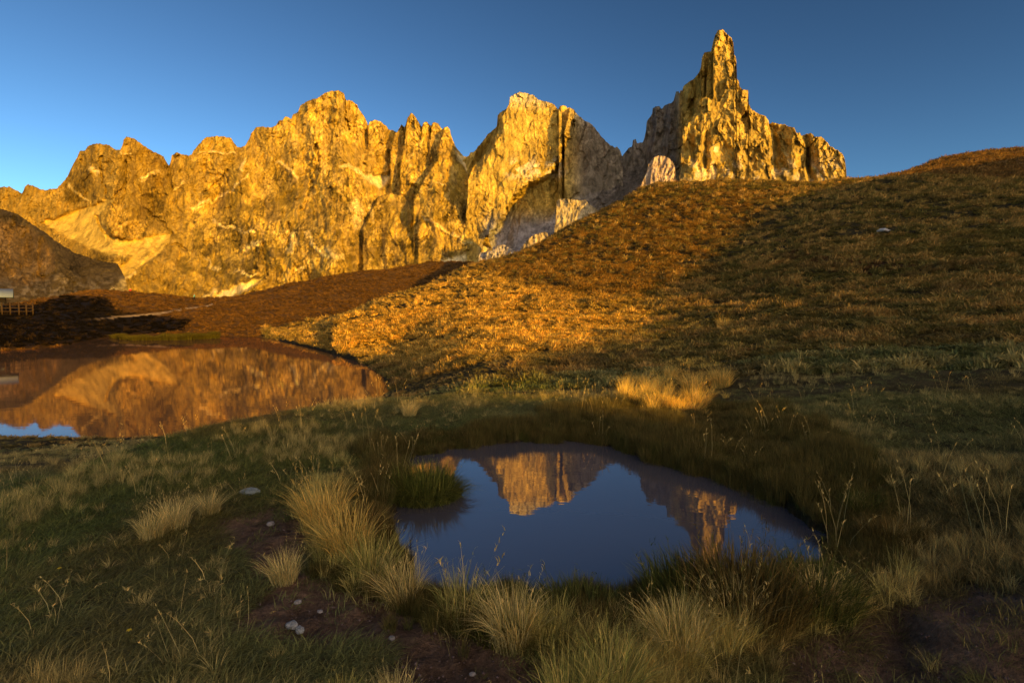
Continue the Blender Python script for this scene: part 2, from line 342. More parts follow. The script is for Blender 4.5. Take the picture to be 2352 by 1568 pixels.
build_mountain('mountain', RL, -260, 1130, 790, d_left, p_left, 1.7, 330, ROCK, 1.6, 21, 1500,
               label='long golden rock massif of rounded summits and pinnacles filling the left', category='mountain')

# --- middle peak ------------------------------------------------------------
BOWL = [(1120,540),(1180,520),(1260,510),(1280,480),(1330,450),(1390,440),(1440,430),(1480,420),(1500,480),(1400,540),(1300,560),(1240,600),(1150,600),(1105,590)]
def d_mid(X, Y):
    D = 2400 + 1.2*np.clip(1160-X, 0, 200) - 1.0*np.clip(Y-260, -60, 200) - 2.6*np.clip(Y-460, 0, 300) + pl([(950,330),(1130,160),(1180,30),(1300,0),(1330,10),(1420,60),(1500,60)], X)
    D = D - 40*lineamp(X, Y, C2([(1180,210),(1170,500),(1150,800)]), (60,40))
    D = layer(D, X, Y, C2([(800,1300),(832,880),(838,780),(870,700),(930,640),(960,600),(1000,560),(1030,450),(1060,370),(1085,325),(1105,285),(1110,240),(1140,225),(1165,210),(1215,213),(1260,230),(1300,262),(1345,270),(1385,283),(1415,310),(1425,430),(1450,500),(1462,640),(1480,760)]), 2300, 260, .7, .35, 1200)
    D = layer(D, X, Y, C2([(1428,330),(1440,298),(1475,300),(1485,315),(1478,360),(1455,470),(1450,520)]), 2295, 260, 1.0, .8, 1295)
    D = layer(D, X, Y, C2([(1465,600),(1462,480),(1490,380),(1500,308),(1530,330),(1560,365),(1600,395),(1650,425),(1680,460),(1710,505),(1750,540),(1790,575),(1850,700)]), 2270, 260, 1.1, .5, 1320)
    D = layer(D, X, Y, C2([(830,1100),(860,930),(880,800),(900,760),(930,800),(960,900),(1000,1100)]), 2190, 480, 1.9, .9, 1100)
    D = layer(D, X, Y, C2([(960,1180),(1010,960),(1060,820),(1100,790),(1130,880),(1150,1000),(1180,1150)]), 2200, 460, 1.9, .9, 1160)
    D = layer(D, X, Y, C2([(1150,1200),(1190,960),(1240,880),(1290,830),(1350,820),(1400,880),(1420,1000),(1440,1200)]), 2185, 460, 2.0, .4, 1230)
    D = D + 1.0*np.clip(1180-X, 0, 90)*sstep(380, 520, Y)
    D = D + 110*lineamp(X, Y, C2([(1010,450),(960,540),(900,660),(860,750)]), (14,20))
    sc = soft(BOWL, X+9*(fbm(X/15, Y/15, 5)-.5)*2, Y+9*(fbm(X/15, Y/15, 6)-.5)*2, 8)
    r = rock_noise(X, Y, 31, 22, 16, 8, 4, .95)
    back = soft([(1110,560),(1135,530),(1165,490),(1185,450),(1215,425),(1265,402),(1288,360),(1318,275),(1322,180),(1540,180),(1540,700),(1100,700)], X+8*(fbm(X/9, Y/9, 7, 3)-.5)*2, Y, 7)
    return D + r*(1-.6*sc) + 170*back  # right part set back along the shade edge, so the tower's shadow covers it
def p_mid(X, Y, D):
    wx = X+8*(fbm(X/14, Y/14, 73, 3)-.5)*2; wy = Y+8*(fbm(X/14, Y/14, 74, 3)-.5)*2
    c = np.array([.56,.38,.085])*np.ones(X.shape+(1,))
    g = sstep(1290, 1350, X)[..., None]*.8; c = c*(1-g)+np.array([.20,.185,.175])*g  # grey right flank, darkened to put the cast shade into the rock
    lo = sstep(470, 530, Y)[..., None]*sstep(1090, 1130, X)[..., None]; c = c*(1-lo)+np.array([.30,.275,.26])*lo  # lower rock greyed likewise to deepen the shade
    m = sstep(.55, .7, fbm(wx/22, wy/28, 75, 4))[..., None]*.7; c = c*(1-m)+c*1.5*m
    st = sstep(.55, .75, ridged(wx/8, wy/60, 76, 2))[..., None]*.4; c = c*(1-st)+c*.6*st
    top = (sstep(260, 225, Y)*sstep(1150,1180,X)*sstep(1290,1240,X))[..., None]*.6; c = c*(1-top)+np.array([.75,.66,.46])*top
    band = (sstep(.4, .55, fbm(wx/16, wy/9, 78, 3))*np.exp(-((Y-pl([(1160,390),(1300,385)], X))/22)**2)*sstep(1150,1180,X)*sstep(1310,1280,X))[..., None]*.8
    c = c*(1-band)+np.array([.80,.70,.52])*band
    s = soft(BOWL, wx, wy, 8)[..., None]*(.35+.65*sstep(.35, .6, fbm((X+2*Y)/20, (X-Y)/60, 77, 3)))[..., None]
    return c*(1-s)+np.array([.38,.345,.33])*s  # bowl scree, toned down to carry part of its shade
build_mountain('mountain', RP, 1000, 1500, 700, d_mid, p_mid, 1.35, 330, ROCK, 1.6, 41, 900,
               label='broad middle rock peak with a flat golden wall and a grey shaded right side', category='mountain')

# --- right tower peak ---------------------------------------------------------
def d_right(X, Y):
    D = 2040 - 1.0*(Y-330) + pl([(1250,330),(1430,260),(1560,120),(1640,40),(1700,10),(1960,60)], X)
    D = D + pl([(1250,260),(1430,200),(1555,120),(1600,0),(2000,0)], X)
    # small towers on the shaded left arete
    D = D - 60*lineamp(X, Y, C3([(530,742),(540,900),(500,1100)]), (14,16)) - 50*lineamp(X, Y, C3([(620,722),(640,860),(600,1100)]), (16,14))
    D = D - 60*lineamp(X, Y, C3([(690,635),(700,800),(680,1000)]), (12,12)) - 50*lineamp(X, Y, C3([(760,575),(740,800),(720,1000)]), (14,14))
    # summit tower columns
    D = layer(D, X, Y, C3([(845,480),(855,400),(870,368),(900,362),(905,440),(890,540),(870,560)]), 1985, 130, .25, 1.0, 1615)
    D = layer(D, X, Y, C3([(880,700),(885,540),(905,400),(925,375),(945,390),(948,500),(945,620)]), 1960, 130, .25, 1.0, 1640)
    D = layer(D, X, Y, C3([(965,700),(985,520),(990,420),(1000,395),(1075,385),(1090,400),(1097,450),(1098,550),(1112,570),(1118,605),(1140,628),(1178,632),(1180,680),(1185,740)]), 1925, 150, .3, .6, 1670)
    D = layer(D, X, Y, C3([(930,390),(950,280),(975,212),(1000,208),(1030,240),(1060,268),(1075,300),(1078,385),(1082,420)]), 1935, 80, .15, .9, 1665)
    D = layer(D, X, Y, C3([(960,760),(990,680),(1010,640),(1030,545),(1060,560),(1098,550),(1112,570),(1118,605),(1140,628),(1178,632),(1180,680),(1190,760)]), 1885, 200, .4, .5, 1690)
    # great lit front buttress
    D = layer(D, X, Y, C3([(683,1420),(690,1300),(705,1100),(716,950),(730,880),(775,850),(815,770),(835,700),(880,675),(940,708),(985,718),(1040,712),(1100,720),(1150,730),(1183,740),(1200,765),(1250,795),(1300,812),(1318,840),(1325,870),(1350,858),(1400,870),(1430,870),(1455,885),(1500,890),(1515,930),(1540,930),(1550,950),(1580,940),(1615,932),(1650,960),(1690,957),(1720,985),(1750,1020),(1800,1050),(1840,1080),(1855,1120),(1864,1190),(1868,1265),(1880,1420)]), 1800, 260, 1.1, .42, 1600)
    for pts, a, w in ((C3([(880,675),(870,900),(760,1300)]), 40, (30,60)), (C3([(1070,730),(1090,1000),(1110,1300)]), 45, (45,60)),
                      (C3([(1300,815),(1290,1050),(1280,1300)]), 35, (30,22)), (C3([(1480,890),(1500,1100),(1490,1300)]), 35, (35,30)), (C3([(1650,960),(1680,1100),(1690,1300)]), 40, (16,60))):
        D = D - a*lineamp(X, Y, pts, w)
    for pts, a, w in ((C3([(1325,875),(1370,1000),(1360,1200)]), 50, (12,12)), (C3([(1590,1090),(1600,1290)]), 70, (5,9)), (C3([(880,970),(870,1100),(900,1300)]), 36, (9,14)), (C3([(770,1010),(800,1150),(850,1220)]), 30, (7,14)), (C3([(1100,740),(1170,900)]), 26, (8,16))):
        D = D + a*lineamp(X, Y, pts, w)
    r = rock_noise(X, Y, 51, 12, 24, 10, 4, 1.15)
    r += -14*(ridged((X-.45*Y)/24, (Y+.4*X)/46, 57, 2)-.5)*2 - 12*(ridged((X+.5*Y)/30, (Y-.3*X)/50, 58, 2)-.5)*2
    return D + r - 3*np.clip(Y-395, 0, 70)  # hidden foot bulged forward to throw shade on the middle peak's bowl
def p_right(X, Y, D):
    wx = X+7*(fbm(X/12, Y/12, 83, 3)-.5)*2; wy = Y+7*(fbm(X/12, Y/12, 84, 3)-.5)*2
    c = np.array([.54,.36,.075])*np.ones(X.shape+(1,))
    g = sstep(1575, 1545, X-.0*Y)[..., None]*.9; c = c*(1-g)+np.array([.21,.19,.175])*g  # left flank's shade put into the rock as dark grey
    m = sstep(.52, .66, fbm(wx/20, wy/34, 85, 4))[..., None]*.6; c = c*(1-m)+c*1.45*m
    st = sstep(.5, .75, ridged(wx/8, wy/40, 86, 2))[..., None]*.45; c = c*(1-st)+c*.55*st
    b = (sstep(.5, .62, fbm(wx/14+2, wy/22, 88, 3))*sstep(330, 400, Y)*sstep(1560,1600,X))[..., None]*.6; c = c*(1-b)+np.array([.74,.60,.36])*b
    pk = soft(C3([(930,1010),(975,1030),(970,1060),(935,1055)]), wx, wy, 2)[..., None]; c = c*(1-pk)+np.array([.85,.74,.45])*pk
    return c
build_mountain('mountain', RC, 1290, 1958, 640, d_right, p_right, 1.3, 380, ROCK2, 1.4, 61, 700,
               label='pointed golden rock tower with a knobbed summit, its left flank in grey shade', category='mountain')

# --- low slope in front at the far left ------------------------------------------
LF = [(-400,440),(-60,476),(0,479),(40,492),(90,525),(130,555),(170,580),(230,600),(270,605),(288,640),(300,690),(312,790)]
CLIFF = [(-300,500),(0,505),(60,520),(110,555),(130,600),(110,640),(60,655),(0,650),(-300,650)]
def d_low(X, Y):
    D = 1500 - 2.2*(Y-480) + .2*(X)
    cl = soft(CLIFF, X, Y, 14)
    D = D + 40*cl*sstep(500, 650, Y) - 60*lineamp(X, Y, [(40,492),(120,560),(140,640)], (40,60))
    r = rock_noise(X, Y, 91, 30, 20, 8, 3, 1.0)
    return D + r*(.5+.5*cl)
def p_low(X, Y, D):
    wx = X+8*(fbm(X/14, Y/14, 93, 3)-.5)*2; wy = Y+8*(fbm(X/14, Y/14, 94, 3)-.5)*2
    cl = soft(CLIFF, wx, wy, 8)[..., None]
    c = np.array([.085,.06,.03])*np.ones(X.shape+(1,))  # the slope's shade is put into this dark base colour
    c = c*(1-cl)+np.array([.15,.095,.045])*cl
    pale = (sstep(.5, .62, fbm(wx/12, wy/9, 95, 4))*sstep(600, 680, Y))[..., None]*.8; c = c*(1-pale)+np.array([.19,.15,.11])*pale
    sc = soft([(345,580),(282,596),(292,640),(255,668),(218,700),(345,730)], wx, wy, 5)[..., None]; c = c*(1-sc)+np.array([.5,.37,.15])*sc
    o = (sstep(.55, .7, fbm(wx/10, wy/25, 96, 3)))[..., None]*cl*.7; c = c*(1-o)+np.array([.26,.15,.05])*o
    return c
build_mountain('mountain', LF, -360, 310, 780, d_low, p_low, 2.0, 150, ROCK2, 1.5, 71, 300,
               label='dark low shoulder with a brown cliff in front of the massif at far left', category='mountain')

# --- rock outcrops peeping over the hill ------------------------------------------
def outcrop(top, x0, x1, yb, d0, lean, xs, seed, lab, colr, rnd=0):
    p = np.array(top, float)
    def dep(X, Y):
        return d0 - lean*(Y-p[:, 1].min()) + xs*(X-p[:, 0].mean()) + rnd*((X-p[:, 0].mean())/(x1-x0))**2 + rock_noise(X, Y, seed, 10, 12, 9, 4, .6)
    def pai(X, Y, D):
        c = np.array(colr)*np.ones(X.shape+(1,)); m = sstep(.45, .65, fbm(X/9, Y/16, seed, 4))[..., None]*.5
        return c*(1-m)+c*1.5*m
    o = build_mountain('rock_outcrop', top, x0, x1, yb, dep, pai, 1.3, 70, ROCK2, 1.2, seed, 120)
    del o['kind']; o['label'] = lab; o['category'] = 'rock outcrop'
    return o
outcrop(C2([(1340,1300),(1395,1160),(1408,1060),(1416,920),(1440,905),(1500,906),(1560,915),(1605,912),(1625,940),(1660,960),(1690,985),(1720,1010),(1740,1200)]), 1255, 1392, 640, 1560, .8, .05, 201,
        'blocky flat-topped lit rock outcrop rising behind the middle of the hill crest', (.46,.36,.2))
outcrop(C3([(380,1500),(400,1330),(430,1290),(470,1200),(480,1150),(515,1100),(560,1084),(610,1098),(645,1130),(665,1170),(672,1300),(680,1500)]), 1460, 1556, 560, 1480, 1.0, .1, 207,
        'rounded pinkish lit rock knoll at the foot of the pointed tower', (.50,.36,.24), 60)
outcrop(C2([(1160,1400),(1180,1230),(1220,1180),(1270,1140),(1330,1122),(1358,1130),(1362,1170),(1380,1300)]), 1190, 1265, 640, 1450, 1.0, .1, 211,
        'small low lit rock hump just above the hill edge beneath the blocky outcrop', (.46,.34,.18), 30)
outcrop(C2([(890,1500),(905,1290),(915,1260),(960,1250),(1000,1240),(1040,1206),(1075,1205),(1110,1230),(1150,1250),(1180,1400)]), 1095, 1195, 640, 1500, 1.0, -.6, 217,
        'low pale grey rock hump where the hill meets the brown mound', (.40,.33,.26), 30)

#GROUND#
# ------------------------------------------------------------------ ground: a thin-plate surface through surveyed points
LAKE_Z = -1.2
def at_z(x, y, z):
    """world point where the line of sight through a tracing-frame point meets the height z"""
    rx, ry, rz = ray(x, y); r = (z-HC)/rz; return rx*r, ry*r
CTRL = []          # (azimuth, log r, z)
def cr(x, y, r):
    rx, ry, rz = ray(x, y); CTRL.append((math.atan2(rx, ry), math.log(r), HC+rz*r))
def cz(x, y, z):
    px, py = at_z(x, y, z); CTRL.append((math.atan2(px, py), math.log(math.hypot(px, py)), z))
def ca(x, r, z):   # by column, at horizon height
    rx, ry, rz = ray(x, 709); CTRL.append((math.atan2(rx, ry), math.log(r), z))
for x in (-100, 300, 700, 1176, 1600, 2000, 2450):
    cz(x, 1560, {2000: .12, 2450: .25}.get(x, .05)); 
    ca(x, .6, 0.0)
for x in (-100, 250, 550): cz(x, 1350, .02); cz(x, 1200, -.08); cz(x, 1100, -.35)
cz(-100, 1010, -1.1); cz(200, 1010, -1.1); cz(440, 1003, -1.1); cz(560, 988, -1.1); cz(700, 968, -1.1); cz(800, 940, -1.1)
cz(750, 1300, .06); cz(750, 1150, 0); cz(800, 1050, -.2); cz(1000, 985, -.1)
cz(1176, 1400, .1); cz(1500, 1400, .12); cz(1900, 1330, .15); cz(2100, 1400, .2); cz(2352, 1400, .35)
for x, l in ((900, [(905,15.5),(860,22),(790,34),(720,45),(673,62)]),
             (1090, [(950,8.8),(880,12.5),(800,20),(720,35),(650,58),(607,78)]),
             (1300, [(1000,6.7),(900,10.5),(820,16),(740,27),(650,45),(580,68),(521,95)]),
             (1500, [(1000,6.7),(950,8.3),(850,13),(750,23),(650,40),(550,65),(480,85),(428,106)]),
             (1720, [(1060,5.4),(950,8),(850,12),(750,20),(650,35),(550,57),(480,78),(419,106)]),
             (1950, [(1150,4.3),(1050,5.6),(900,9),(750,17),(600,34),(500,58),(450,80),(416,104)]),
             (2150, [(1300,3.2),(1100,5),(900,9),(750,16),(600,33),(500,57),(416,98),(379,172)]),
             (2050, [(409,140)]), (2240, [(362,182)]),
             (2352, [(1250,3.6),(1050,5.8),(900,8.8),(750,15.5),(600,31),(500,52),(432,86),(390,130),(347,190)]),
             (2650, [(1200,4),(900,8.5),(700,17),(550,36),(430,80),(330,170)]),
             (700, [(790,37),(772,44),(757,52)])):
    for y, r in l: cr(x, y, r)
# behind the crests
ca(700, 60, -.6); ca(900, 78, 1.5); ca(1090, 100, 4); ca(1300, 150, 12); ca(1500, 170, 14); ca(1720, 170, 16); ca(1950, 150, 24); ca(2352, 320, 55); ca(2150, 300, 34)
# the lake basin rim, far shore and the brown mound behind it
for x, y in ((640,776),(560,772),(450,768),(330,768),(250,770),(150,788),(60,800),(-60,808)): cz(x, y, LAKE_Z+.05)
for x, y, r in ((640,740,75),(640,700,105),(640,663,140),(800,700,88),(800,660,115),(800,626,145),(1000,630,140),(1000,604,160),(1090,604,165),(520,735,72),(520,712,95),(500,695,125),
                (440,735,66),(440,712,105),(400,690,160),(300,738,64),(300,710,88),(300,681,160),(150,735,58),(150,712,80),(150,684,150),(80,730,60),(80,704,125),(0,725,62),(0,716,75),(-100,725,62),(-100,715,80)): cr(x, y, r)
ca(300, 210, 0); ca(0, 150, -4); ca(640, 190, 2); ca(900, 220, 6); ca(-100, 150, -6); ca(450, 205, 0)
C = np.array(CTRL); KA = 2.4
def _u(r2): return np.where(r2 < 1e-12, 0, r2*np.log(r2+1e-12))
P = np.stack([C[:, 0]*KA, C[:, 1]], 1); n_ = len(P)
K = _u(((P[:, None]-P[None])**2).sum(-1)) + 1e-3*np.eye(n_); Q = np.hstack([np.ones((n_, 1)), P])
# heights are interpolated as z divided by the distance, so the error stays small in the near field
A_ = np.zeros((n_+3, n_+3)); A_[:n_, :n_] = K; A_[:n_, n_:] = Q; A_[n_:, :n_] = Q.T
ZS = (C[:, 2])/np.exp(C[:, 1])
WT = np.linalg.solve(A_, np.concatenate([ZS, np.zeros(3)]))
def tps(x, y):
    sh = np.shape(x); x = np.ravel(x); y = np.ravel(y)
    az = np.clip(np.arctan2(x, y), -1.05, 1.05)*KA; r = np.hypot(x, y); lr = np.clip(np.log(np.maximum(r, .3)), -.6, 5.9)
    o = np.empty(len(x))
    for i in range(0, len(x), 20000):
        s_ = slice(i, i+20000); d = (az[s_, None]-P[None, :, 0])**2+(lr[s_, None]-P[None, :, 1])**2
        o[s_] = _u(d) @ WT[:n_] + WT[n_] + WT[n_+1]*az[s_] + WT[n_+2]*lr[s_]
    return (o*np.minimum(r, 340)).reshape(sh)

def world_poly(pts, z): 
    q = np.array([at_z(x, y, z) for x, y in pts]); return smooth_closed(q, 2)
POND = world_poly([(905,1185),(925,1120),(930,1070),(960,1050),(1040,1035),(1100,1022),(1200,1012),(1290,1008),(1370,1016),(1430,1032),(1500,1062),(1570,1078),(1660,1100),(1740,1128),(1800,1165),(1865,1190),(1900,1228),(1905,1262),(1880,1296),(1780,1320),(1600,1345),(1540,1360),(1500,1375),(1400,1385),(1250,1390),(1100,1390),(1010,1378),(955,1345),(935,1290),(905,1235)], 0.0)
_n = len(POND); _t = np.linspace(0, 2*pi, _n, endpoint=False); POND = POND+(POND-POND.mean(0))*(.10*(noise(np.arange(_n)/2.1, np.zeros(_n), 77)-.5))[:, None]
LAKE = world_poly([(-900,1005),(-300,1008),(0,1008),(190,1012),(330,1010),(440,1004),(520,995),(600,984),(700,968),(770,952),(830,938),(895,925),(897,890),(880,862),(840,838),(800,822),(740,803),(680,790),(635,780),(600,774),(540,774),(450,771),(340,771),(255,774),(200,783),(130,797),(60,803),(-60,808),(-300,812),(-900,815)], LAKE_Z)
def bumps(x, y):
    r = np.hypot(x, y)
    b = .05*(fbm(x/.55, y/.55, 301, 3)-.5)*2*sstep(1.0, 2.5, r) + .10*(fbm(x/1.7, y/1.7, 305, 3)-.5)*2*sstep(3, 8, r)
    b = b + .35*(fbm(x/3.2, y/3.2, 311, 3)-.5)*2*sstep(12, 35, r) + .8*(fbm(x/9, y/9, 315, 3)-.5)*2*sstep(30, 80, r)
    # trodden, step-like cattle terraces across the hillside
    return b
def ground_z(x, y):
    r = np.hypot(x, y); z = tps(x, y) + bumps(x, y)
    z = np.where(r > 320, z*sstep(900, 320, r) - 40*sstep(320, 900, r), z)
    back = sstep(1.2, 1.9, np.abs(np.arctan2(x, y))); z = z*(1-back) + back*(.1+.02*r*sstep(10, 200, r)*sstep(1200, 500, r)-40*sstep(400, 900, r))
    # pools
    sd = sdist(POND, x, y); near = sd < 3
    z = np.where(near, np.where(sd < 0, np.minimum(z, -.02)-.45*sstep(0, -.5, sd), np.maximum(z, -.02+.14*sstep(0, .25, sd)+.0*sd)), z)
    z = np.where((sd >= 0) & (sd < 3), np.minimum(z, .05+.13*sd+.12*np.maximum(sd, 0)**2), z)
    sl = sdist(LAKE, x, y)
    z = np.where(sl < 0, np.minimum(z, LAKE_Z-.03)-1.2*sstep(0, -5, sl), np.where(sl < 25, np.maximum(z, LAKE_Z-.03+.25*sstep(0, 1.2, sl)), z))
    az_ = np.arctan2(x, y); z = np.where((sl >= 0) & (y > 20) & (az_ < 0), np.minimum(z, LAKE_Z+.12+.20*np.maximum(sl, 0)+np.minimum((np.maximum(sl, 0)/22)**3, 200)+60*sstep(-.34, -.22, az_)), z)
    return z
AZS = np.concatenate([np.linspace(-pi, -1.0, 60)[:-1], np.linspace(-1.0, 1.0, 900), np.linspace(1.0, pi, 60)[1:-1]])
RS = np.concatenate([np.exp(np.linspace(math.log(.25), math.log(330), 760)), np.exp(np.linspace(math.log(340), math.log(9000), 30))])
GA, GR = np.meshgrid(AZS, RS, indexing='ij'); GX, GY = np.sin(GA)*GR, np.cos(GA)*GR
GZ = ground_z(GX, GY)

# ---- vegetation zones, in the tracing frame of the surveyed points (where each kind of growth stands; 'dark' is painted shade)
DIRT = [[(500,1195),(600,1175),(690,1185),(705,1240),(700,1290),(770,1330),(860,1380),(960,1430),(1100,1460),(1230,1500),(1300,1620),(850,1620),(900,1510),(840,1480),(690,1500),(500,1455),(560,1395),(610,1345),(570,1310),(510,1260)],
        [(1880,1440),(2050,1380),(2200,1340),(2400,1330),(2400,1600),(1800,1600),(1760,1500)]]
def zones(x, y, z):
    u, v = proj(x, y, z)
    wu = u+26*(fbm(x/.5, y/.5, 401, 3)-.5)*2; wv = v+20*(fbm(x/.5+5, y/.5, 402, 3)-.5)*2
    near = np.hypot(x, y) < 8
    dirt = np.maximum(soft(DIRT[0], wu, wv, 18), .95*soft(DIRT[1], wu, wv, 30))*near
    mound = sstep(66, 80, np.hypot(x, y))*(u < 1110)*sstep(40, 20, u-1075)
    mound = np.maximum(mound, ((sdist(LAKE, x, y) > -1) & (np.hypot(x, y) > 24) & (v < 830))*sstep(612, 590, u))
    dark = soft([(-300,700),(80,700),(150,680),(240,682),(270,715),(440,735),(420,760),(250,775),(200,790),(-300,820)], u, v, 12)*mound  # shadowed knoll: near-black colour stands in for the cast shade
    far = ((u > 2020) & (np.hypot(x, y) > 105)).astype(float)
    heath = soft([(1100,610),(1320,525),(1500,440),(1640,430),(1780,440),(1700,520),(1640,580),(1500,660),(1300,700),(1200,680),(1090,640)], u+20*(noise(x/4, y/4, 5)-.5), v+20*(noise(x/4, y/4, 6)-.5), 26)*(np.hypot(x, y) > 15)*(1-mound)
    darkheath = soft([(1840,560),(1900,590),(2050,590),(2150,620),(2060,640),(1900,625),(1800,600)], u+30*(noise(x/3, y/3, 5)-.5)*2, v+14*(noise(x/3, y/3, 6)-.5)*2, 12)*(np.hypot(x, y) > 15)
    sdp = sdist(POND, x, y)
    return dict(u=u, v=v, dirt=dirt, mound=mound, dark=dark, far=far, heath=heath, darkheath=darkheath, sdp=sdp)
Zn = zones(GX, GY, GZ)
GZ = GZ + Zn['dirt']*(.022*(fbm(GX/.09, GY/.09, 331, 3)-.5)*2+.03*(fbm(GX/.3, GY/.3, 335, 2)-.5)*2-.02)
g1 = fbm(GX/2.1, GY/2.1, 411, 4)[..., None]; g2 = fbm(GX/.35, GY/.35, 415, 3)[..., None]
col = np.array([.075,.060,.022])*(1-g1)+np.array([.14,.105,.038])*g1
col = col*(.7+.6*g2)
def over(c, m, k): m = m[..., None]; return c*(1-m)+np.array(k)*m
def over_v(c, m, k, v): m = m[..., None]; return c*(1-m)+np.array(k)*(.6+.8*v)*m
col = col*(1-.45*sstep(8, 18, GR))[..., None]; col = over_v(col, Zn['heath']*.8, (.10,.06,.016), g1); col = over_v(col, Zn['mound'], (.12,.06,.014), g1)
col = over(col, Zn['dark']*.97, (.006,.004,.002)); col = over_v(col, Zn['far'], (.15,.085,.03), g1)  # dark: knoll shade put into the ground colour
col = over_v(col, Zn['darkheath']*.6, (.10,.05,.02), g1)
col = over_v(col, Zn['dirt'], (.25,.15,.09), g2)
mud = sstep(.12, -.1, Zn['sdp']); col = over(col, mud, (.035,.024,.014))
PATH = [(165,737),(250,730),(330,724),(400,714),(450,706),(480,702),(487,698)]
pd = polydist(PATH, Zn['u'], Zn['v'], closed=False); pth = sstep(1.9, 1.1, pd)*(GR > 50)*(GR < 250)*sstep(180, 300, Zn['u'])
col = over(col, pth, (.42,.30,.19))
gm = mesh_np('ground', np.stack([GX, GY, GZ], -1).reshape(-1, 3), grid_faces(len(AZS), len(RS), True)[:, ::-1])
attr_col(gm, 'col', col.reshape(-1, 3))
b = N('turf_and_soil'); at = b.n('Attribute', attribute_name='col'); tc = b.n('TexCoord')
n1 = b.n('TexNoise', {'Vector': tc.outputs['Object'], 'Scale': 28, 'Detail': 8, 'Roughness': .7})
n2 = b.n('TexNoise', {'Vector': tc.outputs['Object'], 'Scale': 2.2, 'Detail': 8, 'Roughness': .72})
f1 = b.ramp(n1.outputs[0], [(.3, .55), (.7, 1.5)]); f2 = b.ramp(n2.outputs[0], [(.32, .5), (.5, 1.0), (.68, 1.6)])
c = b.mix(1.0, b.mix(1.0, at.outputs['Color'], f1, 'MULTIPLY'), f2, 'MULTIPLY')
hs = b.n('Math', {0: n2.outputs[0], 1: 6.0}, operation='MULTIPLY'); hs = b.n('Math', {0: hs.outputs[0], 1: n1.outputs[0]}, operation='ADD')
bp = b.n('Bump', {'Height': hs.outputs[0], 'Strength': 1.0, 'Distance': .05})
link('ground', gm, b.surf(c, .95, bp.outputs[0], .1), smooth=True, kind='structure')

# ------------------------------------------------------------------ water
def water_material(name, mud, refl, bscale, bstr, gl=(1, 1, 1), ro=.015):
    b = N(name); tc = b.n('TexCoord'); mp = b.n('Mapping', {'Vector': tc.outputs['Object'], 'Scale': (1, 2.2, 1)})
    n1 = b.n('TexNoise', {'Vector': mp.outputs[0], 'Scale': bscale, 'Detail': 3, 'Roughness': .5})
    bp = b.n('Bump', {'Height': n1.outputs[0], 'Strength': 1.0, 'Distance': bstr})
    d = b.n('BsdfDiffuse', {'Color': (*mud, 1)}); g = b.n('BsdfGlossy', {'Color': (*gl, 1), 'Roughness': ro, 'Normal': bp.outputs[0]})
    lw = b.n('Fresnel', {'IOR': refl, 'Normal': bp.outputs[0]})
    m = b.n('MixShader', {0: lw.outputs[0], 1: d.outputs[0], 2: g.outputs[0]})
    b.t.links.new(m.outputs[0], b.out.inputs[0]); return b.m
def water(name, poly, z, mat, pad, lab):
    c = poly.mean(0); q = c+(poly-c)*(1+pad); me = bpy.data.meshes.new(name)
    if (q[:, 0]*np.roll(q[:, 1], -1)-np.roll(q[:, 0], -1)*q[:, 1]).sum() < 0: q = q[::-1]      # face up
    me.from_pydata([(x, y, z) for x, y in q], [], [list(range(len(q)))]); me.update()
    o = link(name, me, mat, kind='structure', label=lab, category='water'); return o
water('water', POND, 0.0, water_material('pond_water', (.105,.095,.105), 2.5, 3.0, .0006, (.92,.84,.82)), .06, 'small still pond in the foreground mirroring two peaks')
water('water', LAKE, LAKE_Z, water_material('lake_water', (.15,.095,.06), 1.85, 1.6, .0007, (.74,.61,.60), .025), .0, 'larger brown lake at the left mirroring the massif')

# ------------------------------------------------------------------ added unseen ridge behind the camera, its crest shaped to shade the foreground
SH = np.array([SUN_DIR[0], SUN_DIR[1]])/math.hypot(SUN_DIR[0], SUN_DIR[1]); PW = np.array([-SH[1], SH[0]]); RB = 70.0
def hit(x, y, r0=1.5, r1=280, n=900):
    """the ground point seen at a tracing-frame point"""
    rx, ry, rz = map(float, ray(x, y)); rr = np.exp(np.linspace(math.log(r0), math.log(r1), n))
    gz = ground_z(rx*rr, ry*rr); k = int(np.argmax(gz >= HC+rz*rr)); return rx*rr[k], ry*rr[k], float(gz[k])
def shade_at(x, y):
    px, py, pz = hit(x, y); p = np.array([px, py]); return float(p @ PW), pz+(RB-float(p @ SH))*tan(SUN_EL)
SB = sorted(shade_at(x, y) for x, y in [(1100,805),(1200,790),(1350,760),(1480,710),(1540,640),(1600,590),(1680,530),(1760,480),(1850,445),(1940,425)])
PATCH = [shade_at(x, y) for x, y in [(1440,935),(1560,945),(1660,945),(1640,860),(1500,860),(1620,750)]]
w0, h0 = SB[0]; w1, h1 = SB[-1]
SW = [(-400, 22), (-60, 13.5), (-10, 11.6), (2, 11.2), (6, 11.2), (10, 11.5)] + [(a, b-.4*(a < 28)) for a, b in SB] + [(w1+90, h1+16), (w1+250, h1+30)]
ws = np.concatenate([np.linspace(-400, -30, 60), np.linspace(-29, 120, 500), np.linspace(122, 340, 60)])
top = np.interp(ws, *np.array(SW).T) + .25*(fbm(ws/3, ws*0, 601, 3)-.5)*2*sstep(0, 20, ws)
NOTCH = (PATCH[0][0]+PATCH[2][0])/2
top = top - 1.3*np.exp(-((ws-NOTCH)/1.3)**2)  # crest notched to let a patch of sun through
offs = np.array([-46, -30, -16, -6, 0, 10, 40, 90, 180]); prof = np.array([-.06, .25, .62, .9, 1, .92, .7, .35, -.06])
OW, WW = np.meshgrid(offs, ws, indexing='ij'); TT = top[None]*prof[:, None] + 1.5*(fbm(WW/9, OW/9, 605, 3)-.5)*(prof[:, None] < .95)
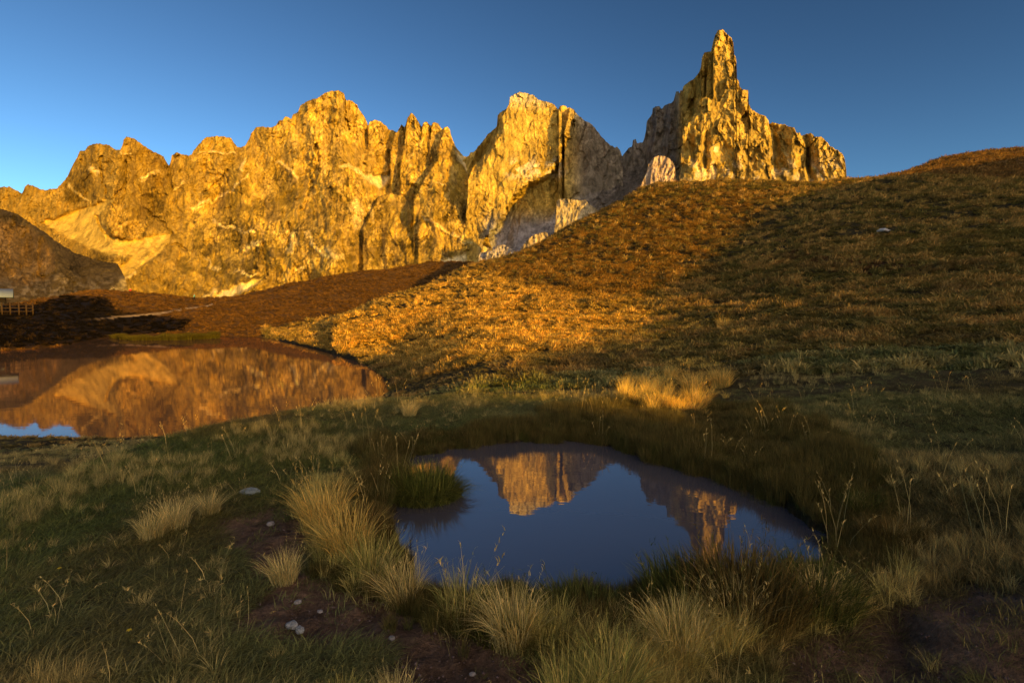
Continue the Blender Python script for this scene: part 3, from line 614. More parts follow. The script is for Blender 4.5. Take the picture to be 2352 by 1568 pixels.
BX = SH[0]*(RB+OW)+PW[0]*WW; BY = SH[1]*(RB+OW)+PW[1]*WW
hm = mesh_np('shade_ridge', np.stack([BX, BY, TT-.5*(prof[:, None] < 0)], -1).reshape(-1, 3), grid_faces(len(offs), len(ws)))
link('shade_ridge', hm, plain('shade_ridge_turf', (.08, .065, .025), .95, .4, .3), smooth=True, kind='structure')

# ------------------------------------------------------------------ grass
def blades(rng, n, rad, h, lean, w, curve=.5, wind=0.0, dome=0.0):
    a = rng.uniform(0, 2*pi, n); r = rad*np.sqrt(rng.uniform(0, 1, n)); bx, by = r*np.cos(a), r*np.sin(a)
    da = a+rng.normal(0, .7, n); H = rng.uniform(h[0], h[1], n)*(1-dome*(r/max(rad, 1e-6))**2)
    L = rng.uniform(lean[0], lean[1], n)*H; dx = np.cos(da)*L+wind*H; dy = np.sin(da)*L
    T = np.array([0, .38, .74, 1.0]); sx, sy = -np.sin(da), np.cos(da)
    px = bx[:, None]+dx[:, None]*T**1.7; py = by[:, None]+dy[:, None]*T**1.7
    pz = H[:, None]*(T-curve*(np.clip(np.hypot(dx, dy)/H, 0, 1.6)[:, None])*T**3*.55)
    wd = (w*rng.uniform(.6, 1.3, n))[:, None]*np.array([.9, 1, .62, .06])*.5
    # blades are folded a little: their flat faces turn at random, so light breaks up
    ta = rng.uniform(-.9, .9, n); sx, sy = sx*np.cos(ta)-sy*np.sin(ta), sx*np.sin(ta)+sy*np.cos(ta)
    V = np.stack([np.stack([px-sx[:, None]*wd, py-sy[:, None]*wd, pz], -1), np.stack([px+sx[:, None]*wd, py+sy[:, None]*wd, pz], -1)], 2).reshape(n, 8, 3)
    V[:, 0:2, 2] -= .03*H[:, None]
    f = np.array([[0, 1, 3, 2], [2, 3, 5, 4], [4, 5, 7, 6]]); F = (np.arange(n)[:, None, None]*8+f[None]).reshape(-1, 4)
    bv = np.repeat(rng.uniform(0, 1, n), 8); t = np.tile(np.repeat(T, 2), n)
    return V.reshape(-1, 3), F, bv, t
def join(parts):
    V = []; F = []; B = []; T = []; o = 0
    for v, f, b_, t_ in parts: V.append(v); F.append(f+o); B.append(b_); T.append(t_); o += len(v)
    return np.concatenate(V), np.concatenate(F), np.concatenate(B), np.concatenate(T)
def stalks(rng, n, rad, h, w):
    """thin flowering stems with a loose head"""
    base = blades(rng, n, rad, h, (.1, .45), w*.6, .5)
    P = base[0].reshape(n, 8, 3); out = [base]
    for k in range(7):
        q = blades(rng, n, .001, (.035*h[1], .07*h[1]), (.3, 1.4), w*1.6, .6); v = q[0].reshape(n, 8, 3)
        u = rng.uniform(0, 1, (n, 1, 1)); v = v+P[:, 4:5]*u+P[:, 6:7]*(1-u)
        out.append((v.reshape(-1, 3), q[1], q[2], np.ones(len(q[3]))))
    return join(out)
def leafy(rng, n, rad, h, s):
    """a low shrub of small leaves on twigs, uneven outline"""
    a = rng.uniform(0, 2*pi, n); u = rng.uniform(0, 1, n)**.5; el = np.arccos(rng.uniform(0, 1, n)); k = .7+.5*noise(a*1.3, el*2, int(rng.integers(999)))
    c = np.stack([rad*u*k*np.sin(el)*np.cos(a), rad*u*k*np.sin(el)*np.sin(a), h*u*k*np.cos(el)], -1)
    d1 = rng.normal(0, 1, (n, 3)); d1 /= np.linalg.norm(d1, axis=1)[:, None]; d2 = np.cross(d1, rng.normal(0, 1, (n, 3))); d2 /= np.linalg.norm(d2, axis=1)[:, None]+1e-9
    q = s*rng.uniform(.6, 1.4, (n, 1)); V = np.stack([c-d1*q, c+d2*q*.5, c+d1*q, c-d2*q*.5], 1).reshape(-1, 3)
    return V, np.arange(n*4).reshape(-1, 4), np.repeat(rng.uniform(0, 1, n), 4), np.repeat(.5*np.ones(n), 4)

def grass_material(name, instanced):
    b = N(name)
    at = b.n('Attribute', attribute_name='tint', attribute_type='INSTANCER' if instanced else 'GEOMETRY')
    bv = b.n('Attribute', attribute_name='bv'); tt = b.n('Attribute', attribute_name='t')
    f = b.ramp(bv.outputs['Fac'], [(0, (.50, .52, .50)), (.45, (.9, .92, .85)), (.8, (1.25, 1.2, 1.05)), (1, (1.9, 1.65, 1.35))])
    c = b.mix(1.0, at.outputs['Color'], f, 'MULTIPLY')
    dry = b.n('Math', {0: tt.outputs['Fac'], 1: .45}, operation='MULTIPLY')
    c = b.mix(dry.outputs[0], c, b.mix(1.0, c, (1.7, 1.35, .8), 'MULTIPLY'))
    p = b.n('BsdfPrincipled', {'Base Color': c, 'Roughness': .75, 'Specular IOR Level': .15})
    tr = b.n('BsdfTranslucent', {'Color': c}); m = b.n('MixShader', {0: .28, 1: p.outputs[0], 2: tr.outputs[0]})
    b.t.links.new(m.outputs[0], b.out.inputs[0]); return b.m
GI = grass_material('grass_blades', True); GM = grass_material('tussock_blades', False)
rng = np.random.default_rng(7)
kit = bpy.data.collections.new('grass_kit')
def proto(name, data):
    me = mesh_np(name, data[0], data[1]); attr_f(me, 'bv', data[2]); attr_f(me, 't', data[3]); me.materials.append(GI)
    o = bpy.data.objects.new(name, me); kit.objects.link(o); return o
KIT = []
for k in range(3): KIT.append(proto('a%d_mat' % k, blades(rng, 46, .9, (.35, 1.0), (.4, 1.5), .035, .8, .5)))          # 0-2 short matted turf
for k in range(3): KIT.append(proto('b%d_straw' % k, blades(rng, 60, .20, (.5, 1.0), (.15, .9), .013, .6, .18)))      # 3-5 straw tuft
for k in range(2): KIT.append(proto('c%d_rush' % k, blades(rng, 90, .30, (.55, 1.0), (.05, .55), .016, .5, .05)))      # 6-7 upright rush
for k in range(3): KIT.append(proto('d%d_shrub' % k, leafy(rng, 170, .62, .55, .06)))                                   # 8-10 heather
for k in range(3): KIT.append(proto('e%d_far' % k, blades(rng, 46, .42, (.3, .9), (.3, 1.2), .085, .9, .25, .3)))      # 11-13 distant tussock
KIT.append(proto('f0_stalk', stalks(rng, 4, .12, (.7, 1.0), .008)))                                                    # 14 flowering stems

def scatter(name, pts, idx, scl, tint, tilt, **props):
    n = len(pts); me = bpy.data.meshes.new(name); me.vertices.add(n); me.vertices.foreach_set('co', pts.astype(np.float32).ravel()); me.update()
    attr_f(me, 'idx', idx, 'INT')
    a = me.attributes.new('scl', 'FLOAT_VECTOR', 'POINT'); a.data.foreach_set('vector', scl.astype(np.float32).ravel())
    a = me.attributes.new('rot', 'FLOAT_VECTOR', 'POINT'); a.data.foreach_set('vector', tilt.astype(np.float32).ravel())
    attr_col(me, 'tint', tint)
    o = link(name, me, None, **props)
    g = bpy.data.node_groups.new(name, 'GeometryNodeTree')
    g.interface.new_socket('Geometry', in_out='INPUT', socket_type='NodeSocketGeometry'); g.interface.new_socket('Geometry', in_out='OUTPUT', socket_type='NodeSocketGeometry')
    gi = g.nodes.new('NodeGroupInput'); go = g.nodes.new('NodeGroupOutput'); ip = g.nodes.new('GeometryNodeInstanceOnPoints'); ci = g.nodes.new('GeometryNodeCollectionInfo')
    ci.inputs['Collection'].default_value = kit; ci.inputs['Separate Children'].default_value = True; ci.inputs['Reset Children'].default_value = True
    ip.inputs['Pick Instance'].default_value = True
    def na(nm, t):
        d = g.nodes.new('GeometryNodeInputNamedAttribute'); d.data_type = t; d.inputs['Name'].default_value = nm
        return [q for q in d.outputs if q.enabled and q.name == 'Attribute'][0]
    L = g.links.new; L(gi.outputs[0], ip.inputs['Points']); L(ci.outputs[0], ip.inputs['Instance'])
    L(na('idx', 'INT'), ip.inputs['Instance Index']); L(na('scl', 'FLOAT_VECTOR'), ip.inputs['Scale'])
    e2r = g.nodes.new('FunctionNodeEulerToRotation'); L(na('rot', 'FLOAT_VECTOR'), e2r.inputs[0]); L(e2r.outputs[0], ip.inputs['Rotation'])
    L(ip.outputs[0], go.inputs[0]); m = o.modifiers.new('scatter', 'NODES'); m.node_group = g; return o

STRAW = np.array([.62, .50, .21]); OLIVE = np.array([.185, .20, .075]); GREEN = np.array([.12, .165, .042]); BROWN = np.array([.19, .13, .05]); RUSH = np.array([.085, .105, .028]); RED = np.array([.25, .13, .028]); ORANGE = np.array([.30, .17, .035])
def lerp(a, b, f): f = np.asarray(f)[..., None]; return a*(1-f)+b*f
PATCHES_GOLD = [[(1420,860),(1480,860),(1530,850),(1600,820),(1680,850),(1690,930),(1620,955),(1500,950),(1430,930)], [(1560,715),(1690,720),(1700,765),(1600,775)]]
STRAWRIM = [(680,1180),(700,1120),(790,1080),(850,1130),(880,1200),(900,1290),(980,1370),(1100,1400),(1250,1430),(1420,1470),(1560,1440),(1800,1400),(2000,1340),(2100,1330),(2120,1400),(1850,1470),(1600,1520),(1560,1700),(1250,1700),(1280,1530),(1150,1460),(980,1430),(850,1360),(730,1290)]
def sample(n, r0, r1, p):
    """points spread over the wedge in view, with areal density falling as r^-p"""
    u = rng.uniform(0, 1, n); e = 2-p
    r = (r0**e+u*(r1**e-r0**e))**(1/e); a = rng.uniform(-.93, .93, n) if r1 > 60 else rng.uniform(-1.15, 1.15, n); return r*np.sin(a), r*np.cos(a)
X = []; Y = []
for n, r0, r1, p in ((70000, 1.15, 9, .9), (62000, 7, 45, 1.2), (80000, 35, 260, 1.35)):
    x, y = sample(n, r0, r1, p); X.append(x); Y.append(y)
X = np.concatenate(X); Y = np.concatenate(Y)
Zg = ground_z(X, Y); zn = zones(X, Y, Zg); R_ = np.hypot(X, Y); u, v = zn['u'], zn['v']
sl = sdist(LAKE, X, Y); keep = (zn['sdp'] > np.where(Y > 4.2, -.16*rng.uniform(0, 1, len(X))*sstep(.35, .6, noise(X/.35, Y/.35, 91)), .03)) & (sl > .05) & (rng.uniform(0, 1, len(X)) > zn['dirt']*.985)
keep &= ~((polydist(PATH, u, v, closed=False) < 2.2) & (R_ > 50) & (R_ < 250) & (u > 170))
def pick(m): 
    global X, Y, Zg, R_, u, v, sl, zn
    X, Y, Zg, R_, u, v, sl = (q[m] for q in (X, Y, Zg, R_, u, v, sl)); zn = {k: q[m] for k, q in zn.items()}
pick(keep); n = len(X)
q1 = fbm(X/.9, Y/.9, 501, 4); q2 = fbm(X/4, Y/4, 505, 4); rnd = rng.uniform(0, 1, n); rn2 = rng.uniform(0, 1, n)
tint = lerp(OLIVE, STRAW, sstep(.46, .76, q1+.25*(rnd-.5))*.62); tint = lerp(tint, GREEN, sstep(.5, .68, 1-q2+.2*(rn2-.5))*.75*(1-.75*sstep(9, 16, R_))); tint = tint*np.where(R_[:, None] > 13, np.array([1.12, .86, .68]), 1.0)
tint = lerp(tint, BROWN, sstep(.55, .75, fbm(X/2.2+9, Y/2.2, 509, 3))*.6)
near = R_ < 14
leftgreen = soft([(350,1000),(1100,960),(1000,1060),(700,1180),(350,1130)], u, v, 40)*near; tint = lerp(tint, np.array([.14,.18,.045]), leftgreen*.6)
idx = rng.integers(0, 3, n); size = np.where(near, .04+.04*rn2, .12+.012*np.clip(R_, 0, 60))*(.7+.6*rn2)
far = R_ > 11; idx = np.where(far, rng.integers(11, 14, n), idx); size = np.where(far & (Y < 16) & (sl < 4), .07+.06*rnd, size); size = np.where(far & ~((Y < 16) & (sl < 4)), (.16+.0065*np.clip(R_, 0, 120))*(.6+.8*rn2), size)
hs_ = .6+.8*sstep(.3, .7, q1)
strawy = (rnd < .02+.16*sstep(.52, .7, q1)) & (R_ < 26); idx = np.where(strawy, rng.integers(3, 6, n), idx)
size = np.where(strawy, .07+.07*rn2, size); tint = np.where(strawy[:, None], lerp(tint, STRAW, .7), tint)
rim = soft(STRAWRIM, u, v, 30)*(R_ < 7)*(zn['sdp'] > .02); rs = rnd < rim*.5
idx = np.where(rs, rng.integers(3, 6, n), idx); size = np.where(rs, .09+.10*rn2, size); tint = np.where(rs[:, None], lerp(STRAW*1.25, np.array([.28,.32,.07]), rn2*.6), tint)
rush = sstep(.55, .1, zn['sdp'] - .25*(noise(X/.4, Y/.4, 555)-.3)); rush = np.maximum(rush, soft([(1250,960),(1450,940),(1800,950),(2000,1060),(2080,1200),(2080,1330),(1950,1330),(1850,1200),(1700,1090),(1500,1040),(1300,1000)], u, v, 30)*(R_ < 10)*.8)
ru = rn2 < rush; idx = np.where(ru, rng.integers(6, 8, n), idx); size = np.where(ru, np.where(Y < 4.0, .05+.07*rnd, .09+.10*rnd), size); tint = np.where(ru[:, None], lerp(RUSH, BROWN*1.0, rnd*.6), tint)
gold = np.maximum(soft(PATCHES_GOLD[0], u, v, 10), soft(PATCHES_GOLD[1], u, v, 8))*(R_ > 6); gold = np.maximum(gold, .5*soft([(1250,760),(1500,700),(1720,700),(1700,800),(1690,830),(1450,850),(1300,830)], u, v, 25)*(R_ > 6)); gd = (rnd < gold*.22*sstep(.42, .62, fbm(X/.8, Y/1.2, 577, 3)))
idx = np.where(gd, rng.integers(3, 6, n), idx); size = np.where(gd, .18+.20*rn2, size); tint = np.where(gd[:, None], np.array([.85,.62,.16]), tint)  # sun patches: bright gold light put into the tuft tint
ht = (rn2 < zn['heath']*.75); idx = np.where(ht, rng.integers(8, 11, n), idx); size = np.where(ht, (.35+.006*R_)*(.6+.8*rnd), size); tint = np.where(ht[:, None], lerp(np.array([.10,.08,.018]), np.array([.26,.14,.025]), rnd), tint)
md = zn['mound'] > .5; m2 = md & (rn2 < .6); idx = np.where(m2, rng.integers(8, 11, n), idx); size = np.where(md, (.25+.0035*R_)*(.5+.8*rnd), size)
tint = np.where(md[:, None], lerp(RED, np.array([.10,.055,.018]), rnd)*(.6+.8*q2[:, None]), tint)
dk = zn['dark'] > .5; tint = np.where(dk[:, None], np.array([.008,.005,.0025])*(.5+3*(rnd > .9))[:, None], tint)  # knoll shade put into the tint of its growth
dh = zn['darkheath']*.6 > rn2; idx = np.where(dh, rng.integers(8, 11, n), idx); tint = np.where(dh[:, None], np.array([.12,.06,.022]), tint)
fr = zn['far'] > .5; tint = np.where(fr[:, None], lerp(np.array([.34,.20,.065]), np.array([.18,.12,.04]), rnd), tint)
lobe = soft([(640,775),(700,755),(900,680),(1090,620),(1300,700),(1500,700),(1450,780),(1200,820),(900,830)], u, v, 30)*(R_ > 14)*(1-zn['mound']); tint = lerp(tint, np.array([.80,.53,.11])*(.35+1.0*rnd[:, None]), lobe*.85)  # sunlit lobe: brighter gold puts the sun's light into the tint
stalk = (rnd > .996) & (R_ < 9); idx = np.where(stalk, 14, idx); size = np.where(stalk, .26+.22*rn2, size); tint = np.where(stalk[:, None], STRAW*.9, tint)
size = size*(1-.35*sstep(2.6, 1.6, R_)); tint = tint*(.75+.5*rng.uniform(0, 1, (n, 1)))
scl = np.stack([size, size, size*hs_*np.where(far, .8, 1)], -1)
# the island in the pond and the shaped clumps stand free of the common grass
rot = np.stack([rng.normal(0, .12, n), rng.normal(0, .12, n), rng.normal(.6, .9, n)], -1)
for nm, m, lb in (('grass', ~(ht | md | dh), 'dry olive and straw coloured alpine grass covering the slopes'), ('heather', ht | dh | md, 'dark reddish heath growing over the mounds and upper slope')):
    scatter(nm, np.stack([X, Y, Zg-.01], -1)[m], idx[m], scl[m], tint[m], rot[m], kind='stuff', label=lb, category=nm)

# ------------------------------------------------------------------ tussocks and clumps that stand out singly
def tint_mesh(name, data, lo, hi):
    me = mesh_np(name, data[0], data[1]); attr_f(me, 'bv', data[2]); attr_f(me, 't', data[3])
    f = ((data[2]*7.3) % 1)[:, None]; attr_col(me, 'tint', np.array(lo)*(1-f)+np.array(hi)*f); me.materials.append(GM); return me
def island_data(rng):
    return join([blades(rng, 2600, .26, (.10, .27), (.5, 1.25), .0055, .95, .05, .35), blades(rng, 900, .20, (.20, .33), (.05, .6), .0045, .5), stalks(rng, 14, .2, (.25, .36), .002)])
x, y = at_z(972, 1140, 0); isl = t = link('sedge_tussock', tint_mesh('sedge_tussock', island_data(rng), (.065,.095,.018), (.22,.22,.05)), label='large rounded overhanging sedge tussock standing as an island at the pond left end', category='tussock')
t.location = (x, y, .0); t.scale = (1.25, 1.05, 1.0)
RUSHES = [((.05,.075,.016),(.17,.17,.045)), ((.09,.07,.022),(.22,.16,.05))]
rush_me = [tint_mesh('rush_clump', join([blades(rng, 1500, .20, (.16, .36), (.05, .6), .0045, .5, .03, .3), stalks(rng, 22, .2, (.3, .42), .0018)]), *c) for c in RUSHES]
def place(nm, me, x, y, s, lab, cat, grp, dz=-.01):
    px, py, pz = hit(x, y, 1.2, 120); o = bpy.data.objects.new(nm, me); SC.collection.objects.link(o)
    o.location = (px, py, pz+dz); o.scale = (s[0], s[0], s[1]) if isinstance(s, tuple) else (s, s, s); o.rotation_euler = (0, 0, rng.uniform(0, 6.28))
    o['label'] = lab; o['category'] = cat; o['group'] = grp; return o
for x, y, s, k, lab in ((880,1115,(.9,.7),1,'brown rush clump on the bank directly behind the sedge island'),
                        (1585,1400,(1.2,.95),0,'bushy dark rush clump in front of the mirrored tower tip'),
                        (1710,1405,(1.35,1.1),1,'largest dark rush clump at the near right bank of the pond'),
                        (1850,1390,(1.2,.85),0,'dark rush clump at the right corner of the near bank'),
                        (1330,1440,(1.3,.55),0,'low dark green rush clump in the middle of the near bank'),
                        (1160,1430,(1.1,.5),0,'small dark green rush clump near the left end of the near bank'),
                        (840,1240,(.8,.9),1,'rush clump at the left bank beside the golden grass'),
                        (2050,1250,(.9,.6),1,'brown rush clump beyond the right end of the pond'),
                        (1985,1170,(.8,.5),0,'green rush clump overhanging the right end of the pond'),
                        (1700,1085,(.8,.5),0,'rush clump on the far bank where the mirrored tower slope begins')):
    place('rush_clump', rush_me[k], x, y, s, lab, 'rush clump', 'rush clumps round the small pond', -.02)
straw_me = [tint_mesh('grass_tussock', join([blades(rng, 520, .11, (.14, .36), (.15, .85), .0036, .6, .12), stalks(rng, 16, .1, (.32, .46), .0016)]), c0, c1) for c0, c1 in (((.42,.36,.13),(.85,.70,.34)), ((.20,.25,.06),(.70,.56,.20)), ((.55,.40,.10),(.85,.62,.20)))]
for x, y, s, k, lab in ((740,1210,1.15,2,'tall golden tussock at the pond left bank, upper one of the golden row'),
                        (800,1275,1.1,2,'tall golden tussock between the path and the left bank rushes'),
                        (860,1335,.95,1,'straw tussock left of the dark dead stem'),
                        (930,1385,.8,0,'pale tussock just below the dark dead stem'),
                        (1060,1430,.8,1,'pale tussock below the left end of the near bank'),
                        (1180,1475,.85,0,'pale tussock below the middle of the near bank'),
                        (1400,1620,.85,1,'large green and straw tussock at the bottom edge centre'),
                        (1310,1660,.8,1,'straw tussock cut by the bottom edge left of the large centre one'),
                        (1560,1500,.8,0,'straw tussock below the big dark rush clumps'),
                        (1690,1450,.8,0,'pale tussock right of centre on the near bank'),
                        (1880,1400,.7,0,'pale tussock near the right end of the near bank'),
                        (905,1660,.55,0,'long pale tussock at the bottom edge beside the dirt path'),
                        (780,1660,.5,1,'green straw tussock at the bottom edge left of the dirt path'),
                        (655,1335,.6,0,'small pale tussock on the left side of the dirt path'),
                        (400,1215,.75,0,'pale leaning tussock left of the bare earth hollow'),
                        (350,1235,.65,0,'pale tussock in the left meadow, lower of a pair'),
                        (480,1180,.6,0,'pale tussock just above the bare earth hollow'),
                        (940,955,.8,0,'pale tussock on the bank at the right end of the lake')):
    place('grass_tussock', straw_me[k], x, y, s, lab, 'grass tussock', 'straw coloured grass tussocks')
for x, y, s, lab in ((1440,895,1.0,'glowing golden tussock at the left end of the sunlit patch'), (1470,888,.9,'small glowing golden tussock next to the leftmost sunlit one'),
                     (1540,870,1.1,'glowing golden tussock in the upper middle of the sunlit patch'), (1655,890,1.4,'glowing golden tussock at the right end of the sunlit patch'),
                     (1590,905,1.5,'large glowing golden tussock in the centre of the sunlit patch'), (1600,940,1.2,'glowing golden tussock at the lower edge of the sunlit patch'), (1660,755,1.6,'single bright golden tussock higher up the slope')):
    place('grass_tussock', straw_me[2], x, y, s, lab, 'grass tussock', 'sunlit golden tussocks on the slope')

# dark dead stem on the left bank
t = thing('dead_plant', 'dark dried plant stem standing at the pond left bank', 'dead plant', hit(945, 1318, 1.2, 20))
DK = plain('dried_stem', (.022, .014, .012), .9)
def tubes(name, segs, mat, parent=None, k=5):
    V = []; F = []
    for p, q, r0, r1 in segs:
        p = np.array(p, float); q = np.array(q, float); d = q-p; d /= np.linalg.norm(d)+1e-12; a = np.cross(d, [0.3, .9, .1]); a /= np.linalg.norm(a); b2 = np.cross(d, a); o = len(V)
        for c_, r in ((p, r0), (q, r1)):
            for i in range(k): V.append(c_+r*(a*cos(2*pi*i/k)+b2*sin(2*pi*i/k)))
        for i in range(k): F.append((o+i, o+(i+1) % k, o+k+(i+1) % k, o+k+i))
    return link(name, mesh_np(name, np.array(V), np.array(F)), mat, parent)
pr = random.Random(3); segs = []; sx_ = 0
for i in range(8):
    a = (sx_, 0, i*.022); sx_ += pr.uniform(-.003, .003); segs.append((a, (sx_, 0, (i+1)*.022), .0028-.0002*i, .0026-.0002*i))
tubes('stem', segs, DK, t)
tubes('twig', [((sx_*i/9, 0, .03+i*.012), (sx_*i/9+pr.uniform(-.022, .022), pr.uniform(-.02, .02), .045+i*.013), .0022, .0008) for i in range(12)], DK, t)

# ------------------------------------------------------------------ stones
def stone(nm, x, y, size, col_, lab, seed, cat='stone', grp=None, sink=.35):
    import bmesh
    bm = bmesh.new(); bmesh.ops.create_icosphere(bm, subdivisions=3, radius=1)
    co = np.array([w_.co[:] for w_ in bm.verts]); k = .75+.5*fbm(co[:, 0]*1.3+seed, co[:, 1]*1.3+co[:, 2], seed, 3)
    f = facets(co[:, 0]*1.6+seed, co[:, 1]*1.6+co[:, 2]*.9, seed)*.22
    for w_, kk, ff in zip(bm.verts, k, f): w_.co = w_.co*(kk+ff); w_.co.x *= size[0]; w_.co.y *= size[1]; w_.co.z *= size[2]
    me = bpy.data.meshes.new(nm); bm.to_mesh(me); bm.free()
    o = link(nm, me, plain('stone_surface', col_, .9, .35, 30/size[0]*.1)); px, py, pz = hit(x, y, 1.2, 150); o.location = (px, py, pz+size[2]*(.5-sink)); o.rotation_euler = (0, 0, seed)
    o['label'] = lab; o['category'] = cat
    if grp: o['group'] = grp
    return o
stone('stone', 2030, 533, (.62, .40, .16), (.52,.47,.42), 'flat whitish slab lying on the upper right hillside', 1)
stone('stone', 405, 1092, (.10, .05, .03), (.25,.26,.22), 'pale lichen covered stone in the grass, left one of two', 2)
stone('stone', 575, 1133, (.09, .06, .03), (.27,.29,.25), 'pale lichen covered stone in the short green turf, right one of two', 3)
for x, y, s_, lab in ((670,1438,.035,'small white stone at the upper left of the group beside the dark earth hollow'), (690,1448,.028,'small white stone at the right of the group beside the dark earth hollow'),
                      (900,1465,.018,'pinkish pebble on the dirt path among the tussock stems'), (685,1385,.022,'grey pebble beside the dirt path below the small tussock'), (1085,1548,.014,'dark pebble lying near the bottom of the dirt path'),
                      (735,1405,.016,'little pale pebble at the edge of the dirt path'), (620,1205,.03,'flat reddish stone sunk in the upper bare path')):
    stone('pebble', x, y, (s_, s_*.75, s_*.5), (.30,.26,.23) if 'white' not in lab else (.30,.29,.26), lab, int(x) % 17+2, 'pebble')
# loose gravel on the bare earth: uncountable
gx, gy = sample(30000, 1.2, 7, 1.2); gz = ground_z(gx, gy); zz = zones(gx, gy, gz); gz = gz-.004; kk = (zz['dirt'] > .5) & (zz['sdp'] > .1); gx, gy, gz = gx[kk], gy[kk], gz[kk]; m_ = len(gx)
oc = np.array([[1,0,0],[0,1,0],[-1,0,0],[0,-1,0],[0,0,.8],[0,0,-.8]]); of = np.array([[0,1,4],[1,2,4],[2,3,4],[3,0,4],[1,0,5],[2,1,5],[3,2,5],[0,3,5]])
ss = .0022+.007*rng.uniform(0, 1, m_)**4; an = rng.uniform(0, 6, m_); V = oc[None]*ss[:, None, None]*rng.uniform(.6, 1.4, (m_, 6, 1))
V = np.stack([V[..., 0]*np.cos(an)[:, None]-V[..., 1]*np.sin(an)[:, None]+gx[:, None], V[..., 0]*np.sin(an)[:, None]+V[..., 1]*np.cos(an)[:, None]+gy[:, None], V[..., 2]+gz[:, None]+.001], -1)
gme = mesh_np('gravel', V.reshape(-1, 3), (np.arange(m_)[:, None, None]*6+of[None]).reshape(-1, 3)); attr_col(gme, 'col', np.repeat(np.array([.13,.085,.07])*rng.uniform(.4, 1.8, (m_, 1)), 6, 0))
b = N('gravel_bits'); link('gravel', gme, b.surf(b.n('Attribute', attribute_name='col').outputs['Color'], .9), kind='stuff', label='fine loose gravel on the bare reddish earth', category='gravel')

# yellow flowers
YEL = plain('petal_yellow', (.75, .50, .02), .6, .1); STG = plain('flower_stem', (.05, .08, .02), .8)
for x, y, lab in ((136,1326,'tiny yellow flower in the dark turf, the one farther from the bottom edge'), (296,1472,'tiny yellow flower in the dark turf nearest the bottom left')):
    px, py, pz = hit(x, y, 1.2, 20); t = thing('flower', lab, 'flower', (px, py, pz)); t['group'] = 'yellow flowers in the turf'
    tubes('stem', [((0, 0, 0), (.004, 0, .05), .0012, .001)], STG, t); V = []; F = []
    for i in range(6):
        a = i*pi/3; o_ = len(V); c_, s_ = cos(a), sin(a)
        for rr_, ww, zz_ in ((.001, .001, .05), (.007, .0045, .055), (.012, .001, .052)): V += [(.004+rr_*c_-ww*s_, rr_*s_+ww*c_, zz_), (.004+rr_*c_+ww*s_, rr_*s_-ww*c_, zz_)]
        F += [(o_, o_+1, o_+3, o_+2), (o_+2, o_+3, o_+5, o_+4)]
    link('petals', mesh_np('petals', np.array(V), np.array(F)), YEL, t)

# reeds along the far lake shore
x0_, n_r = 250, 2600; uu = rng.uniform(252, 505, n_r)*1.0; uu = uu+9*(noise(uu/8, uu*0, 61)-.5)*2; vv = pl([(250,772),(300,779),(420,778),(505,774)], uu)-rng.uniform(0, 5, n_r); rx, ry, rz = ray(uu, vv+3); rr_ = (LAKE_Z-HC)/rz
rp = np.stack([rx*rr_, ry*rr_, np.full(n_r, LAKE_Z-.02)], -1); sc_ = rng.uniform(.2, .6, n_r)*(.5+.8*noise(uu/14, uu*0, 63))
scatter('reeds', rp, rng.integers(6, 8, n_r), np.stack([sc_*1.3]*2+[sc_], -1), np.array([.07,.065,.010])*rng.uniform(.5, 1.6, (n_r, 1)), np.stack([sc_*0, sc_*0, rng.uniform(0, 6, n_r)], -1), kind='stuff', label='band of green reeds along the far shore of the lake', category='reeds')

# ------------------------------------------------------------------ hut, fence and walkers on the far side of the lake
def box(c, s, rz=0):
    sx2, sy2, sz2 = (q/2 for q in s); V = np.array([(x*sx2, y*sy2, z*sz2) for x in (-1, 1) for y in (-1, 1) for z in (-1, 1)])
    cc, s_ = cos(rz), sin(rz); V = np.stack([V[:, 0]*cc-V[:, 1]*s_, V[:, 0]*s_+V[:, 1]*cc, V[:, 2]], -1)+np.array(c)
    return V, np.array([(0,1,3,2),(4,6,7,5),(0,4,5,1),(2,3,7,6),(0,2,6,4),(1,5,7,3)])
def boxes(name, bs, mat, parent=None):
    V = []; F = []; o = 0
    for bb in bs: v_, f_ = box(*bb); V.append(v_); F.append(f_+o); o += 8
    return link(name, mesh_np(name, np.concatenate(V), np.concatenate(F)), mat, parent)
WOOD = plain('weathered_wood', (.055, .032, .016), .85, .3, 8); DARKW = plain('dark_wood', (.02, .014, .01), .85, .3, 8); TIN = plain('pale_tin_roof', (.20, .25, .34), .5, .08, 3)
rx, ry, rz = map(float, ray(-27, 712)); rh = 74.0; gzh = HC+rz*rh
t = thing('hut', 'small dark hut with a pale metal roof cut by the left picture edge', 'hut', (rx*rh, ry*rh, gzh-.9), .75)
boxes('wall', [((0, 0, 1.15), (2.6, 2.4, 2.3))], DARKW, t)
import bmesh
V = np.array([(-1.9,-1.6,2.15),(1.9,-1.6,2.15),(1.9,0,2.95),(-1.9,0,2.95),(-1.9,1.6,2.15),(1.9,1.6,2.15),(-1.9,-1.6,2.27),(1.9,-1.6,2.27),(1.9,0,3.07),(-1.9,0,3.07),(-1.9,1.6,2.27),(1.9,1.6,2.27)], float)
F = np.array([(0,3,2,1),(3,4,5,2),(6,7,8,9),(9,8,11,10),(0,1,7,6),(4,10,11,5),(0,6,9,3),(3,9,10,4),(1,2,8,7),(2,5,11,8)])
link('roof', mesh_np('roof', V, F), TIN, t)
boxes('door', [((0, -1.22, 1.0), (.8, .05, 1.9))], WOOD, t); boxes('window', [((.9, -1.22, 1.4), (.5, .05, .5))], plain('window_glass', (.05,.06,.07), .2), t)
def gpt(x, y, r): a, b_, c_ = map(float, ray(x, y)); return np.array([a*r, b_*r, HC+c_*r])
t = thing('fence', 'short wooden post and rail fence running right from the hut', 'fence', tuple(gpt(0, 718, 71)))
